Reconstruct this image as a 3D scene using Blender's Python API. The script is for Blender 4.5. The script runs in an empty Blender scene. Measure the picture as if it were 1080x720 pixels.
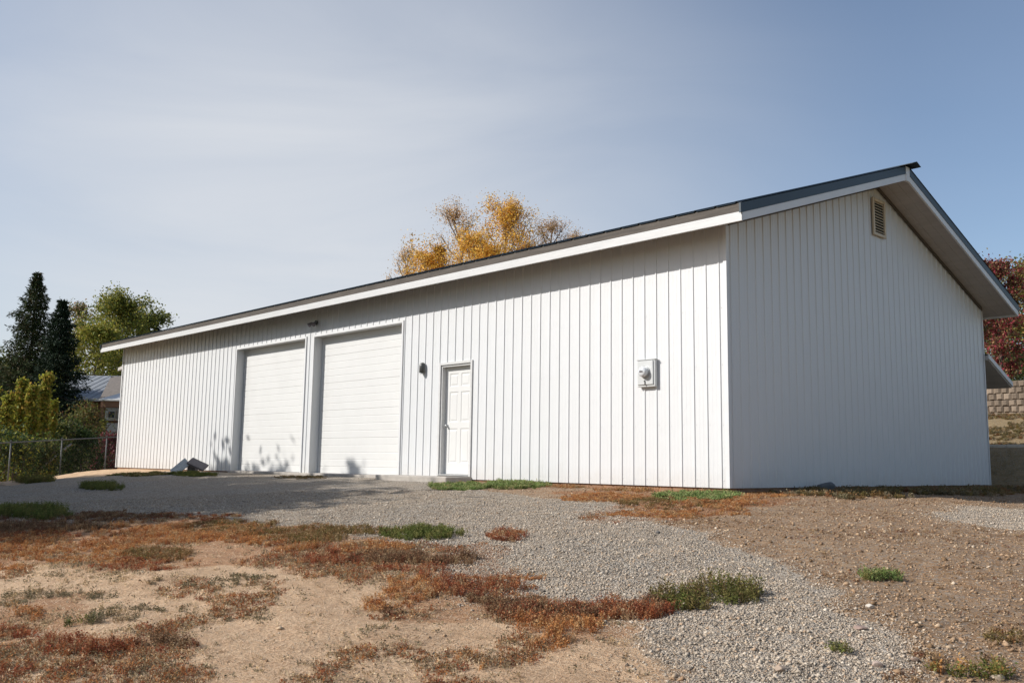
import bpy, math, random
import numpy as np
from mathutils import Vector
random.seed(7); RNG = np.random.default_rng(11)
scn = bpy.context.scene
COL = scn.collection
rad = math.radians

# ------------------------------------------------------------------ camera
CAM = np.array([7.372, -11.298, 0.298]); YAW, PIT, ROL, FPX = rad(46.393), rad(7.556), rad(0.864), 970.64
fw = np.array([-math.sin(YAW)*math.cos(PIT), math.cos(YAW)*math.cos(PIT), math.sin(PIT)])
r0 = np.array([math.cos(YAW), math.sin(YAW), 0.0]); u0 = np.cross(r0, fw)
rt = r0*math.cos(ROL) + u0*math.sin(ROL); up = -r0*math.sin(ROL) + u0*math.cos(ROL)
cd = bpy.data.cameras.new('camera'); cam = bpy.data.objects.new('camera', cd); COL.objects.link(cam)
from mathutils import Matrix
cam.matrix_world = Matrix(((rt[0], up[0], -fw[0], CAM[0]), (rt[1], up[1], -fw[1], CAM[1]), (rt[2], up[2], -fw[2], CAM[2]), (0, 0, 0, 1)))
cd.sensor_width = 36; cd.lens = FPX/1080*36; cd.clip_start = 0.05; cd.clip_end = 3000
scn.camera = cam

def ray(u, v): return fw + (u-540)/FPX*rt - (v-360)/FPX*up
def at(u, v, D): return CAM + ray(u, v)*D          # point at depth D metres

# ------------------------------------------------------------------ world and sun
AZ, EL = math.atan2(-0.515, -0.857), rad(34.1)       # azimuth from +Y towards +X
sdir = Vector((math.sin(AZ)*math.cos(EL), math.cos(AZ)*math.cos(EL), math.sin(EL)))
w = bpy.data.worlds.new('World'); scn.world = w; w.use_nodes = True
nt = w.node_tree; N = nt.nodes; Lk = nt.links
bg = N['Background']
sky = N.new('ShaderNodeTexSky'); sky.sky_type = 'NISHITA'; sky.sun_disc = False
sky.sun_elevation = EL; sky.sun_rotation = AZ % (2*math.pi); sky.altitude = 300
sky.air_density = 1.0; sky.dust_density = 1.4; sky.ozone_density = 2.0
# thin high cirrus veil mixed over the sky by direction
tc = N.new('ShaderNodeTexCoord'); mp = N.new('ShaderNodeMapping'); mp.inputs['Scale'].default_value = (1.2, 1.2, 4.5); mp.inputs['Rotation'].default_value = (0.35, 0.2, 0.5)
no = N.new('ShaderNodeTexNoise'); no.inputs['Scale'].default_value = 1.6; no.inputs['Detail'].default_value = 6; no.inputs['Roughness'].default_value = 0.55; no.inputs['Distortion'].default_value = 0.6
mr = N.new('ShaderNodeMapRange'); mr.inputs['From Min'].default_value = 0.35; mr.inputs['From Max'].default_value = 0.75; mr.inputs['To Min'].default_value = 0.80; mr.inputs['To Max'].default_value = 1.12
dt = N.new('ShaderNodeVectorMath'); dt.operation = 'DOT_PRODUCT'; nrmv = N.new('ShaderNodeVectorMath'); nrmv.operation = 'NORMALIZE'
vd0 = ray(310, 345); vd0 = vd0/np.linalg.norm(vd0); dt.inputs[1].default_value = tuple(vd0)    # the veil is thickest in the north-west
Lk.new(tc.outputs['Generated'], nrmv.inputs[0]); Lk.new(nrmv.outputs[0], dt.inputs[0])
m1 = N.new('ShaderNodeMapRange'); m1.inputs['From Min'].default_value = 0.77; m1.inputs['From Max'].default_value = 0.995; Lk.new(dt.outputs['Value'], m1.inputs['Value'])
m2 = N.new('ShaderNodeMath'); m2.operation = 'POWER'; m2.inputs[1].default_value = 1.8; Lk.new(m1.outputs['Result'], m2.inputs[0])
m3 = N.new('ShaderNodeMath'); m3.operation = 'MULTIPLY_ADD'; m3.inputs[1].default_value = 0.80; m3.inputs[2].default_value = 0.08; Lk.new(m2.outputs[0], m3.inputs[0])
m4 = N.new('ShaderNodeMath'); m4.operation = 'MULTIPLY'; m4.use_clamp = True; Lk.new(m3.outputs[0], m4.inputs[0])
mx = N.new('ShaderNodeMix'); mx.data_type = 'RGBA'
mx.inputs['B'].default_value = (5.7, 5.85, 6.1, 1)
Lk.new(tc.outputs['Generated'], mp.inputs['Vector']); Lk.new(mp.outputs['Vector'], no.inputs['Vector'])
Lk.new(no.outputs['Fac'], mr.inputs['Value']); Lk.new(mr.outputs['Result'], m4.inputs[1]); Lk.new(m4.outputs[0], mx.inputs['Factor'])
Lk.new(sky.outputs['Color'], mx.inputs['A']); Lk.new(mx.outputs['Result'], bg.inputs['Color'])
bg.inputs['Strength'].default_value = 0.115
sl = bpy.data.lights.new('sun', 'SUN'); sl.energy = 4.4; sl.angle = rad(0.55); sl.color = (1.0, 0.965, 0.915)
so = bpy.data.objects.new('sun', sl); COL.objects.link(so); so.rotation_euler = sdir.to_track_quat('Z', 'Y').to_euler(); so.location = (-20, -30, 25)
vs = scn.view_settings; vs.view_transform = 'Standard'; vs.look = 'None'; vs.gamma = 1; vs.exposure = 0.20; vs.use_curve_mapping = False

# ------------------------------------------------------------------ materials
def mat(name, col=(0.5, 0.5, 0.5), rough=0.6, metal=0.0, vary=0.0, scale=3.0, bump=0.0, bscale=30.0, attr=None, col2=None, spec=None, trans=0.0, stretch=(1, 1, 1)):
    m = bpy.data.materials.new(name); m.use_nodes = True
    t = m.node_tree; b = t.nodes['Principled BSDF']
    b.inputs['Roughness'].default_value = rough; b.inputs['Metallic'].default_value = metal
    b.inputs['Base Color'].default_value = (*col, 1)
    if spec is not None: b.inputs['Specular IOR Level'].default_value = spec
    co = t.nodes.new('ShaderNodeTexCoord'); mpn = t.nodes.new('ShaderNodeMapping'); mpn.inputs['Scale'].default_value = stretch
    t.links.new(co.outputs['Object'], mpn.inputs['Vector'])
    src = None
    if attr:
        a = t.nodes.new('ShaderNodeAttribute'); a.attribute_name = attr; src = a.outputs['Color']
    if vary > 0 or col2:
        n = t.nodes.new('ShaderNodeTexNoise'); n.inputs['Scale'].default_value = scale; n.inputs['Detail'].default_value = 7; n.inputs['Roughness'].default_value = 0.6
        t.links.new(mpn.outputs['Vector'], n.inputs['Vector'])
        r = t.nodes.new('ShaderNodeMapRange'); r.inputs['From Min'].default_value = 0.3; r.inputs['From Max'].default_value = 0.7
        t.links.new(n.outputs['Fac'], r.inputs['Value'])
        x = t.nodes.new('ShaderNodeMix'); x.data_type = 'RGBA'
        c2 = col2 if col2 else tuple(c*(1-vary) for c in col)
        if src: t.links.new(src, x.inputs['A'])
        else: x.inputs['A'].default_value = (*col, 1)
        x.inputs['B'].default_value = (*c2, 1)
        t.links.new(r.outputs['Result'], x.inputs['Factor']); src = x.outputs['Result']
    if src: t.links.new(src, b.inputs['Base Color'])
    if bump > 0:
        n2 = t.nodes.new('ShaderNodeTexNoise'); n2.inputs['Scale'].default_value = bscale; n2.inputs['Detail'].default_value = 5
        t.links.new(mpn.outputs['Vector'], n2.inputs['Vector'])
        bp = t.nodes.new('ShaderNodeBump'); bp.inputs['Strength'].default_value = bump; bp.inputs['Distance'].default_value = 0.01
        t.links.new(n2.outputs['Fac'], bp.inputs['Height']); t.links.new(bp.outputs['Normal'], b.inputs['Normal'])
    if trans > 0:
        tr = t.nodes.new('ShaderNodeBsdfTranslucent'); ms = t.nodes.new('ShaderNodeMixShader'); ms.inputs['Fac'].default_value = trans
        if src: t.links.new(src, tr.inputs['Color'])
        else: tr.inputs['Color'].default_value = (*col, 1)
        t.links.new(b.outputs['BSDF'], ms.inputs[1]); t.links.new(tr.outputs['BSDF'], ms.inputs[2])
        t.links.new(ms.outputs['Shader'], t.nodes['Material Output'].inputs['Surface'])
    return m

def weathered_paint(name, col, dirt, rough=0.45):
    # painted steel: faint vertical runs, a little splash dirt low down (world height), fine orange-peel bump
    m = bpy.data.materials.new(name); m.use_nodes = True; t = m.node_tree; b = t.nodes['Principled BSDF']
    b.inputs['Roughness'].default_value = rough
    co = t.nodes.new('ShaderNodeTexCoord'); mp1 = t.nodes.new('ShaderNodeMapping'); mp1.inputs['Scale'].default_value = (7, 7, 0.35)
    n = t.nodes.new('ShaderNodeTexNoise'); n.inputs['Scale'].default_value = 1.3; n.inputs['Detail'].default_value = 8; n.inputs['Roughness'].default_value = 0.65
    t.links.new(co.outputs['Object'], mp1.inputs['Vector']); t.links.new(mp1.outputs['Vector'], n.inputs['Vector'])
    r = t.nodes.new('ShaderNodeMapRange'); r.inputs['From Min'].default_value = 0.42; r.inputs['From Max'].default_value = 0.8; r.inputs['To Max'].default_value = 0.30
    t.links.new(n.outputs['Fac'], r.inputs['Value'])
    x = t.nodes.new('ShaderNodeMix'); x.data_type = 'RGBA'; x.inputs['A'].default_value = (*col, 1); x.inputs['B'].default_value = (*dirt, 1)
    t.links.new(r.outputs['Result'], x.inputs['Factor'])
    # splash band
    sp = t.nodes.new('ShaderNodeSeparateXYZ'); t.links.new(co.outputs['Object'], sp.inputs['Vector'])
    n2 = t.nodes.new('ShaderNodeTexNoise'); n2.inputs['Scale'].default_value = 5; n2.inputs['Detail'].default_value = 6
    t.links.new(co.outputs['Object'], n2.inputs['Vector'])
    ad = t.nodes.new('ShaderNodeMath'); ad.operation = 'MULTIPLY_ADD'; ad.inputs[1].default_value = 0.5
    t.links.new(n2.outputs['Fac'], ad.inputs[0]); t.links.new(sp.outputs['Z'], ad.inputs[2])
    r2 = t.nodes.new('ShaderNodeMapRange'); r2.inputs['From Min'].default_value = 0.2; r2.inputs['From Max'].default_value = 0.55; r2.inputs['To Min'].default_value = 0.20; r2.inputs['To Max'].default_value = 0.0
    t.links.new(ad.outputs[0], r2.inputs['Value'])
    x2 = t.nodes.new('ShaderNodeMix'); x2.data_type = 'RGBA'; x2.inputs['B'].default_value = (0.42, 0.34, 0.26, 1)
    t.links.new(x.outputs['Result'], x2.inputs['A']); t.links.new(r2.outputs['Result'], x2.inputs['Factor'])
    t.links.new(x2.outputs['Result'], b.inputs['Base Color'])
    n3 = t.nodes.new('ShaderNodeTexNoise'); n3.inputs['Scale'].default_value = 3.0; n3.inputs['Detail'].default_value = 8; n3.inputs['Roughness'].default_value = 0.7
    t.links.new(co.outputs['Object'], n3.inputs['Vector'])
    bp = t.nodes.new('ShaderNodeBump'); bp.inputs['Strength'].default_value = 0.45; bp.inputs['Distance'].default_value = 0.02
    t.links.new(n3.outputs['Fac'], bp.inputs['Height']); t.links.new(bp.outputs['Normal'], b.inputs['Normal'])
    return m

M = dict(
    siding=weathered_paint('white_painted_siding', (0.635, 0.64, 0.64), (0.56, 0.57, 0.545)),
    trim=mat('white_trim', (0.68, 0.68, 0.675), 0.5, vary=0.08, scale=4, bump=0.15, bscale=12),
    fascia=mat('fascia_paint', (0.60, 0.595, 0.58), 0.55, vary=0.12, scale=5, bump=0.2, stretch=(0.4, 3, 3)),
    door=mat('door_paint', (0.68, 0.675, 0.655), 0.42, vary=0.05, scale=2),
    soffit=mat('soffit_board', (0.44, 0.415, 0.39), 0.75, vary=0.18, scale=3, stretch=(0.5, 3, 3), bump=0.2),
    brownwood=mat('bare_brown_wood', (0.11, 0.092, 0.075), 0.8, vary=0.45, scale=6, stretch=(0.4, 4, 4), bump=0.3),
    roof=mat('blue_grey_roof_metal', (0.026, 0.042, 0.055), 0.5, metal=0.1, vary=0.2, scale=2),
    darkmetal=mat('dark_bronze_metal', (0.085, 0.085, 0.08), 0.4, metal=0.4, vary=0.2, scale=20),
    vent=mat('almond_vent_plastic', (0.60, 0.50, 0.36), 0.5, vary=0.12, scale=8),
    black=mat('vent_dark_inside', (0.02, 0.018, 0.015), 0.9, vary=0.2),
    fence=mat('dull_fence_steel', (0.11, 0.115, 0.115), 0.6, metal=0.2, vary=0.2, scale=12),
    galv=mat('galvanised_steel', (0.55, 0.56, 0.56), 0.38, metal=0.55, vary=0.2, scale=12),
    meterbox=mat('meter_box_paint', (0.60, 0.61, 0.60), 0.4, metal=0.2, vary=0.1, scale=6),
    glass=mat('meter_glass', (0.62, 0.64, 0.65), 0.08, vary=0.1, spec=0.8),
    concrete=mat('concrete', (0.46, 0.42, 0.37), 0.9, vary=0.3, scale=5, bump=0.6, bscale=40),
    mud=mat('reddish_foundation', (0.34, 0.19, 0.11), 0.95, vary=0.4, scale=6, bump=0.7, bscale=25),
    bark=mat('bark', (0.12, 0.09, 0.07), 0.9, vary=0.4, scale=8, bump=0.8, bscale=18, stretch=(1, 1, 0.3)),
    palebark=mat('pale_bark', (0.30, 0.25, 0.21), 0.9, vary=0.35, scale=8, bump=0.6, stretch=(1, 1, 0.3)),
    leaf=mat('leaf', attr='col', rough=0.65, trans=0.35, spec=0.25),
    needle=mat('needle', attr='col', rough=0.75, trans=0.1, spec=0.15),
    weed=mat('weed', attr='col', rough=0.8, trans=0.3, spec=0.15),
    stone=mat('stone', attr='col', rough=0.9, bump=0.3, bscale=60, spec=0.25),
    straw=mat('straw', attr='col', rough=0.7, trans=0.1, spec=0.25),
    rock=mat('rock', (0.13, 0.14, 0.15), 0.85, vary=0.4, scale=6, bump=0.8, bscale=15),
    block=mat('split_block', attr='col', rough=0.95, bump=0.9, bscale=25, spec=0.2),
    scrapw=mat('weathered_white_board', (0.58, 0.60, 0.58), 0.7, vary=0.3, scale=7, bump=0.3, stretch=(1, 4, 4)),
    scrapd=mat('weathered_dark_board', (0.16, 0.145, 0.15), 0.8, vary=0.3, scale=7, bump=0.3),
    hroof=mat('house_roof_metal', (0.27, 0.285, 0.30), 0.6, metal=0.0, vary=0.25, scale=1.5),
    hbrown=mat('brown_house_wall', (0.22, 0.11, 0.06), 0.8, vary=0.3, scale=2),
    hwhite=mat('pale_house_panel', (0.62, 0.61, 0.58), 0.6, vary=0.1),
    hshingle=mat('brown_shingles', (0.22, 0.19, 0.165), 0.9, vary=0.3, scale=8, bump=0.5),
    pane=mat('window_glass', (0.05, 0.06, 0.07), 0.08, vary=0.2, spec=0.8),
)

# ------------------------------------------------------------------ mesh helpers
def link(name, me, m, parent=None):
    me.materials.append(m)
    o = bpy.data.objects.new(name, me); COL.objects.link(o)
    if parent: o.parent = parent
    return o
def tag(o, label=None, cat=None, group=None, kind=None):
    if label: o['label'] = label
    if cat: o['category'] = cat
    if group: o['group'] = group
    if kind: o['kind'] = kind
    return o
def thing(name, label, cat, loc=(0, 0, 0), group=None):
    o = bpy.data.objects.new(name, None); COL.objects.link(o); o.location = loc; o.empty_display_size = 0.3
    return tag(o, label, cat, group)
class MB:
    def __init__(s): s.v = []; s.f = []
    def add(s, vs, fs):
        k = len(s.v); s.v += [tuple(map(float, p)) for p in vs]; s.f += [tuple(i+k for i in f) for f in fs]; return s
    def box(s, a, b):
        x0, y0, z0 = a; x1, y1, z1 = b
        return s.add([(x0,y0,z0),(x1,y0,z0),(x1,y1,z0),(x0,y1,z0),(x0,y0,z1),(x1,y0,z1),(x1,y1,z1),(x0,y1,z1)],
                     [(0,3,2,1),(4,5,6,7),(0,1,5,4),(1,2,6,5),(2,3,7,6),(3,0,4,7)])
    def prism(s, prof, a, b):      # profile (list of 3-vectors) swept from offset a to offset b, capped
        n = len(prof); A = [np.add(p, a) for p in prof]; B = [np.add(p, b) for p in prof]
        return s.add(A+B, [tuple(range(n))[::-1], tuple(range(n, 2*n))] + [(i, (i+1) % n, (i+1) % n+n, i+n) for i in range(n)])
    def obox(s, c, ax, ay, az, h):     # oriented box
        c = np.array(c, float); ax, ay, az = [np.array(q, float)/np.linalg.norm(q) for q in (ax, ay, az)]
        P = [c + i*h[0]*ax + j*h[1]*ay + k*h[2]*az for k in (-1, 1) for i, j in ((-1,-1),(1,-1),(1,1),(-1,1))]
        return s.add(P, [(0,3,2,1),(4,5,6,7),(0,1,5,4),(1,2,6,5),(2,3,7,6),(3,0,4,7)])
    def tube(s, pts, rs, n=8, cap=True):
        pts = [np.array(p, float) for p in pts]; rs = [rs]*len(pts) if not hasattr(rs, '__len__') else rs
        V = []
        for i, p in enumerate(pts):
            d = pts[min(i+1, len(pts)-1)] - pts[max(i-1, 0)]; d = d/(np.linalg.norm(d)+1e-9)
            a = np.cross(d, (0, 0, 1) if abs(d[2]) < 0.9 else (1, 0, 0)); a /= np.linalg.norm(a); b = np.cross(d, a)
            V += [p + rs[i]*(math.cos(2*math.pi*k/n)*a + math.sin(2*math.pi*k/n)*b) for k in range(n)]
        F = [(i*n+k, i*n+(k+1) % n, (i+1)*n+(k+1) % n, (i+1)*n+k) for i in range(len(pts)-1) for k in range(n)]
        if cap: F += [tuple(range(n))[::-1], tuple(range((len(pts)-1)*n, len(pts)*n))]
        return s.add(V, F)
    def build(s, name, m, parent=None, bevel=0.0, smooth=False):
        me = bpy.data.meshes.new(name); me.from_pydata(s.v, [], s.f); me.update()
        import bmesh
        bm = bmesh.new(); bm.from_mesh(me); bmesh.ops.recalc_face_normals(bm, faces=bm.faces)
        if bevel > 0: bmesh.ops.bevel(bm, geom=[e for e in bm.edges if e.is_manifold and e.calc_face_angle(0) > 0.5], offset=bevel, segments=1, affect='EDGES')
        bm.to_mesh(me); bm.free()
        if smooth: me.polygons.foreach_set('use_smooth', [True]*len(me.polygons))
        return link(name, me, m, parent)

def npmesh(name, V, F, m, parent=None, C=None, smooth=False):
    """fast mesh from numpy: V (n,3), F (k,4) or (k,3), C per-vertex colour (n,3)"""
    V = np.asarray(V, np.float32); F = np.asarray(F, np.int32)
    me = bpy.data.meshes.new(name); k = F.shape[1]
    me.vertices.add(len(V)); me.vertices.foreach_set('co', V.ravel())
    me.loops.add(F.size); me.loops.foreach_set('vertex_index', F.ravel())
    me.polygons.add(len(F)); me.polygons.foreach_set('loop_start', np.arange(len(F), dtype=np.int32)*k); me.polygons.foreach_set('loop_total', np.full(len(F), k, np.int32))
    me.update(calc_edges=True)
    if smooth: me.polygons.foreach_set('use_smooth', np.ones(len(F), bool))
    if C is not None:
        a = me.attributes.new('col', 'FLOAT_COLOR', 'POINT')
        C4 = np.ones((len(V), 4), np.float32); C4[:, :3] = C; a.data.foreach_set('color', C4.ravel())
    return link(name, me, m, parent)

# ------------------------------------------------------------------ noise in numpy
_T = np.random.default_rng(5).random((256, 256))
def vnoise(x, y, s=1.0, o=0):
    x = np.asarray(x, float)*s + 37.7*o + 1000; y = np.asarray(y, float)*s + 91.3*o + 1000
    xi = np.floor(x).astype(int); yi = np.floor(y).astype(int); fx = x-xi; fy = y-yi
    fx = fx*fx*(3-2*fx); fy = fy*fy*(3-2*fy)
    g = lambda a, b: _T[a % 256, b % 256]
    return (g(xi, yi)*(1-fx)+g(xi+1, yi)*fx)*(1-fy) + (g(xi, yi+1)*(1-fx)+g(xi+1, yi+1)*fx)*fy
def fbm(x, y, s=1.0, o=0, n=4):
    t = 0; a = 1; k = 0
    for i in range(n): t = t + a*vnoise(x, y, s*2**i, o+i*3); k += a; a *= 0.55
    return t/k

# ------------------------------------------------------------------ terrain
BL, BW = 22.63, 10.0
def sstep(a, b, t): t = np.clip((t-a)/(b-a), 0, 1); return t*t*(3-2*t)
def terrain(x, y, rough=True):
    x = np.asarray(x, float); y = np.asarray(y, float)
    dx = np.maximum(np.maximum(x, -BL-x), 0); dy = np.maximum(np.maximum(-y, y-BW), 0)
    dyf = np.maximum(-y, 0); d = np.sqrt(np.maximum(x, 0)**2 + dyf**2)
    z = -0.03 - 0.028*np.minimum(d, 22) - 0.0050*np.minimum(d, 22)**2
    z = z - 0.045*sstep(-6.5, -2, x)                                   # the right end sits lower than the doors
    z = z - 0.22*sstep(-21.0, -25.5, x)*1.0 - 1.05*sstep(-23.5, -31, x)
    z = z - 0.34*sstep(-15.5, -21.5, x)*sstep(-0.4, -4.0, y)             # the yard falls away to the left
    z = z + 0.95*sstep(11.0, 13.0, y)*sstep(-24, -16, x)               # shaded bank behind
    z = z + 1.15*sstep(13.4, 20.0, y)*sstep(-24, -16, x)
    z = z + 1.10*sstep(20.25, 20.32, y)*sstep(-24, -16, x)
    if rough:
        z = z + (fbm(x, y, 0.7, 1)-0.5)*0.10*sstep(0.3, 2.5, d+dx) + (fbm(x, y, 4.0, 7, 3)-0.5)*0.035*sstep(0.0, 0.6, d+dx)
    return z
def ground_at(u, v):
    """world point where the view line through (u, v) of the photo meets the terrain"""
    r = ray(u, v); t = np.linspace(2.0, 70, 3400); P = CAM[None] + t[:, None]*r[None]
    h = P[:, 2] - terrain(P[:, 0], P[:, 1], False); i = np.argmax(h < 0)
    return P[i] if h.min() < 0 else P[-1]

# zones of the ground, laid out on the terrain
def poly_world(pts): return np.array([ground_at(*p)[:2] for p in pts])
def inside(poly, x, y):
    c = np.zeros(x.shape, bool); n = len(poly)
    for i in range(n):
        x1, y1 = poly[i]; x2, y2 = poly[(i+1) % n]
        if y1 == y2: continue
        c ^= ((y1 > y) != (y2 > y)) & (x < (x2-x1)*(y-y1)/(y2-y1)+x1)
    return c
GRAVEL = poly_world([(-60,514),(0,512),(60,505),(125,500),(250,497),(330,500),(430,504),(500,514),(560,521),(610,530),(690,549),(740,566),(790,590),(850,622),(915,655),(950,690),(950,735),
                     (690,735),(655,692),(690,655),(600,640),(500,628),(450,585),(350,560),(250,543),(100,552),(-60,572)])
GRAVEL2 = poly_world([(960,539),(1010,533),(1120,538),(1120,562),(1050,556),(990,548)])
STRAW = poly_world([(-60,572),(100,552),(250,543),(350,560),(450,585),(500,628),(600,640),(690,655),(655,692),(690,735),(700,780),(-60,780)])
STRAW2 = poly_world([(-60,512),(-60,500),(60,492),(125,492),(240,496),(125,501),(0,513)])
RUST = [poly_world(p) for p in (
    [(590,518),(680,514),(760,518),(830,526),(800,540),(740,548),(640,552),(600,540),(640,530)],
    [(-20,545),(100,548),(250,545),(330,556),(400,570),(420,600),(350,610),(300,590),(150,608),(-20,600)],
    [(400,575),(500,575),(580,605),(620,640),(700,630),(700,660),(620,690),(540,680),(500,650),(400,655),(380,635),(440,615),(330,600)],
    [(-20,640),(60,640),(90,690),(200,680),(200,700),(60,705),(-20,720)])]
def zones(x, y):
    wx = x + (fbm(x, y, 1.1, 21)-0.5)*1.1 + (fbm(x, y, 6, 33, 3)-0.5)*0.30; wy = y + (fbm(x, y, 1.1, 41)-0.5)*1.1 + (fbm(x, y, 6, 53, 3)-0.5)*0.30
    g = inside(GRAVEL, wx, wy) | inside(GRAVEL2, wx, wy)
    s = inside(STRAW, wx, wy) | inside(STRAW2, wx, wy)
    r = np.zeros(x.shape, bool)
    for p in RUST: r |= inside(p, wx, wy)
    return g, s, r

xs = np.unique(np.concatenate([-np.geomspace(27.5, 900, 40), np.arange(-27.5, 9.5, 0.085), np.geomspace(9.5, 900, 40)]))
ys = np.unique(np.concatenate([-np.geomspace(12.5, 900, 40), np.arange(-12.5, 2.5, 0.085), np.arange(2.5, 22.0, 0.13), [20.26, 20.29, 20.33], np.geomspace(22, 900, 40)]))
GX, GY = np.meshgrid(xs, ys)
GZ = terrain(GX, GY)
g, s, r = zones(GX, GY)
def blur(a, k=1):
    a = a.astype(float)
    for _ in range(k):
        a = np.pad(a, 1, 'edge'); a = (a[1:-1, 1:-1]*2 + a[:-2, 1:-1] + a[2:, 1:-1] + a[1:-1, :-2] + a[1:-1, 2:])/6
    return a
g = blur(g, 2); s = blur(s, 2); r = blur(r, 2)
grass = np.clip(sstep(-24.2, -26.5, GX) + sstep(10.6, 11.4, GY)*0.35 + sstep(14, 30, GX), 0, 1)*1.0
nx, ny = len(xs), len(ys)
idx = np.arange(nx*ny).reshape(ny, nx)
F = np.stack([idx[:-1, :-1], idx[:-1, 1:], idx[1:, 1:], idx[1:, :-1]], -1).reshape(-1, 4)

def ground_material():
    m = bpy.data.materials.new('ground'); m.use_nodes = True; t = m.node_tree; L = t.links; nn = t.nodes.new; b = t.nodes['Principled BSDF']
    b.inputs['Roughness'].default_value = 0.95; b.inputs['Specular IOR Level'].default_value = 0.15
    co = nn('ShaderNodeTexCoord').outputs['Object']
    def noise(sc, det=6, ro=0.6, vec=co):
        n = nn('ShaderNodeTexNoise'); n.inputs['Scale'].default_value = sc; n.inputs['Detail'].default_value = det; n.inputs['Roughness'].default_value = ro; L.new(vec, n.inputs['Vector']); return n.outputs['Fac']
    def ramp(f, stops):
        r_ = nn('ShaderNodeValToRGB'); e = r_.color_ramp.elements
        while len(e) < len(stops): e.new(0.5)
        for k, (p, c) in enumerate(stops): e[k].position = p; e[k].color = (*c, 1)
        L.new(f, r_.inputs['Fac']); return r_.outputs['Color']
    def mix(fac, a, b_, bt='MIX'):
        x = nn('ShaderNodeMix'); x.data_type = 'RGBA'; x.blend_type = bt
        for v, k in ((fac, 'Factor'), (a, 'A'), (b_, 'B')):
            if hasattr(v, 'is_output'): L.new(v, x.inputs[k])
            else: x.inputs[k].default_value = v
        return x.outputs['Result']
    vo = nn('ShaderNodeTexVoronoi'); vo.inputs['Scale'].default_value = 58; vo.inputs['Randomness'].default_value = 1; L.new(co, vo.inputs['Vector'])
    sv = nn('ShaderNodeSeparateColor'); L.new(vo.outputs['Color'], sv.inputs['Color'])
    gravel = ramp(sv.outputs[0], [(0.0, (0.13, 0.11, 0.09)), (0.25, (0.27, 0.235, 0.19)), (0.5, (0.38, 0.33, 0.27)), (0.8, (0.47, 0.415, 0.34)), (1.0, (0.60, 0.54, 0.46))])
    gravel = mix(ramp(noise(0.9), [(0.35, (0, 0, 0)), (0.7, (0.55, 0.55, 0.55))]), gravel, (0.42, 0.325, 0.235, 1))
    vd = nn('ShaderNodeTexVoronoi'); vd.inputs['Scale'].default_value = 60; L.new(co, vd.inputs['Vector'])
    sd = nn('ShaderNodeSeparateColor'); L.new(vd.outputs['Color'], sd.inputs['Color'])
    dirt = ramp(noise(7, 10, 0.72), [(0.3, (0.19, 0.11, 0.055)), (0.5, (0.31, 0.19, 0.105)), (0.7, (0.43, 0.28, 0.165))])
    dirt = mix(ramp(noise(1.3, 8, 0.7), [(0.4, (0, 0, 0)), (0.65, (0.55, 0.55, 0.55))]), dirt, (0.36, 0.26, 0.17, 1))
    dirt = mix(ramp(sd.outputs[0], [(0.72, (0, 0, 0)), (0.76, (0.8, 0.8, 0.8))]), dirt, ramp(sd.outputs[1], [(0, (0.14, 0.11, 0.09)), (1, (0.46, 0.39, 0.31))]))
    mp_ = nn('ShaderNodeMapping'); mp_.inputs['Scale'].default_value = (1, 3.5, 1); mp_.inputs['Rotation'].default_value = (0, 0, 0.6); L.new(co, mp_.inputs['Vector'])
    n1 = noise(34, 10, 0.78, mp_.outputs['Vector'])
    straw = ramp(n1, [(0.28, (0.25, 0.155, 0.085)), (0.42, (0.53, 0.365, 0.225)), (0.56, (0.71, 0.505, 0.325)), (0.78, (0.86, 0.67, 0.46))])
    straw = mix(ramp(noise(2.3, 9, 0.72), [(0.45, (0, 0, 0)), (0.66, (0.75, 0.75, 0.75))]), straw, (0.42, 0.27, 0.16, 1))
    rust = ramp(noise(16, 9, 0.75), [(0.3, (0.13, 0.045, 0.02)), (0.5, (0.30, 0.12, 0.045)), (0.7, (0.44, 0.24, 0.10))])
    gr = ramp(noise(9, 9, 0.7), [(0.3, (0.05, 0.06, 0.02)), (0.5, (0.13, 0.13, 0.04)), (0.72, (0.30, 0.24, 0.11))])
    at_ = nn('ShaderNodeAttribute'); at_.attribute_name = 'col'; sp = nn('ShaderNodeSeparateColor'); L.new(at_.outputs['Color'], sp.inputs['Color'])
    def sharp(ch, o_):
        a = nn('ShaderNodeMath'); a.operation = 'MULTIPLY_ADD'; a.inputs[1].default_value = 1.5; a.inputs[2].default_value = -0.75; L.new(noise(18, 6, 0.7), a.inputs[0])
        s_ = nn('ShaderNodeMath'); s_.operation = 'ADD'; L.new(a.outputs[0], s_.inputs[0]); L.new(ch, s_.inputs[1])
        r_ = nn('ShaderNodeMapRange'); r_.inputs['From Min'].default_value = 0.35; r_.inputs['From Max'].default_value = 0.65; L.new(s_.outputs[0], r_.inputs['Value']); return r_.outputs['Result']
    c = mix(sharp(sp.outputs[1], 1), dirt, straw); c = mix(sharp(sp.outputs[0], 2), c, gravel)
    ru = nn('ShaderNodeMath'); ru.operation = 'MULTIPLY'; ru.inputs[1].default_value = 0.62; L.new(sharp(sp.outputs[2], 3), ru.inputs[0])
    c = mix(ru.outputs[0], c, rust)
    a2 = nn('ShaderNodeAttribute'); a2.attribute_name = 'grass'; c = mix(a2.outputs['Fac'], c, gr)
    L.new(c, b.inputs['Base Color'])
    hm = nn('ShaderNodeMath'); hm.operation = 'MULTIPLY'; L.new(vo.outputs['Distance'], hm.inputs[0]); L.new(sp.outputs[0], hm.inputs[1])
    h1 = nn('ShaderNodeMath'); h1.operation = 'MULTIPLY'; h1.inputs[1].default_value = -1.0; L.new(hm.outputs[0], h1.inputs[0])
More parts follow.
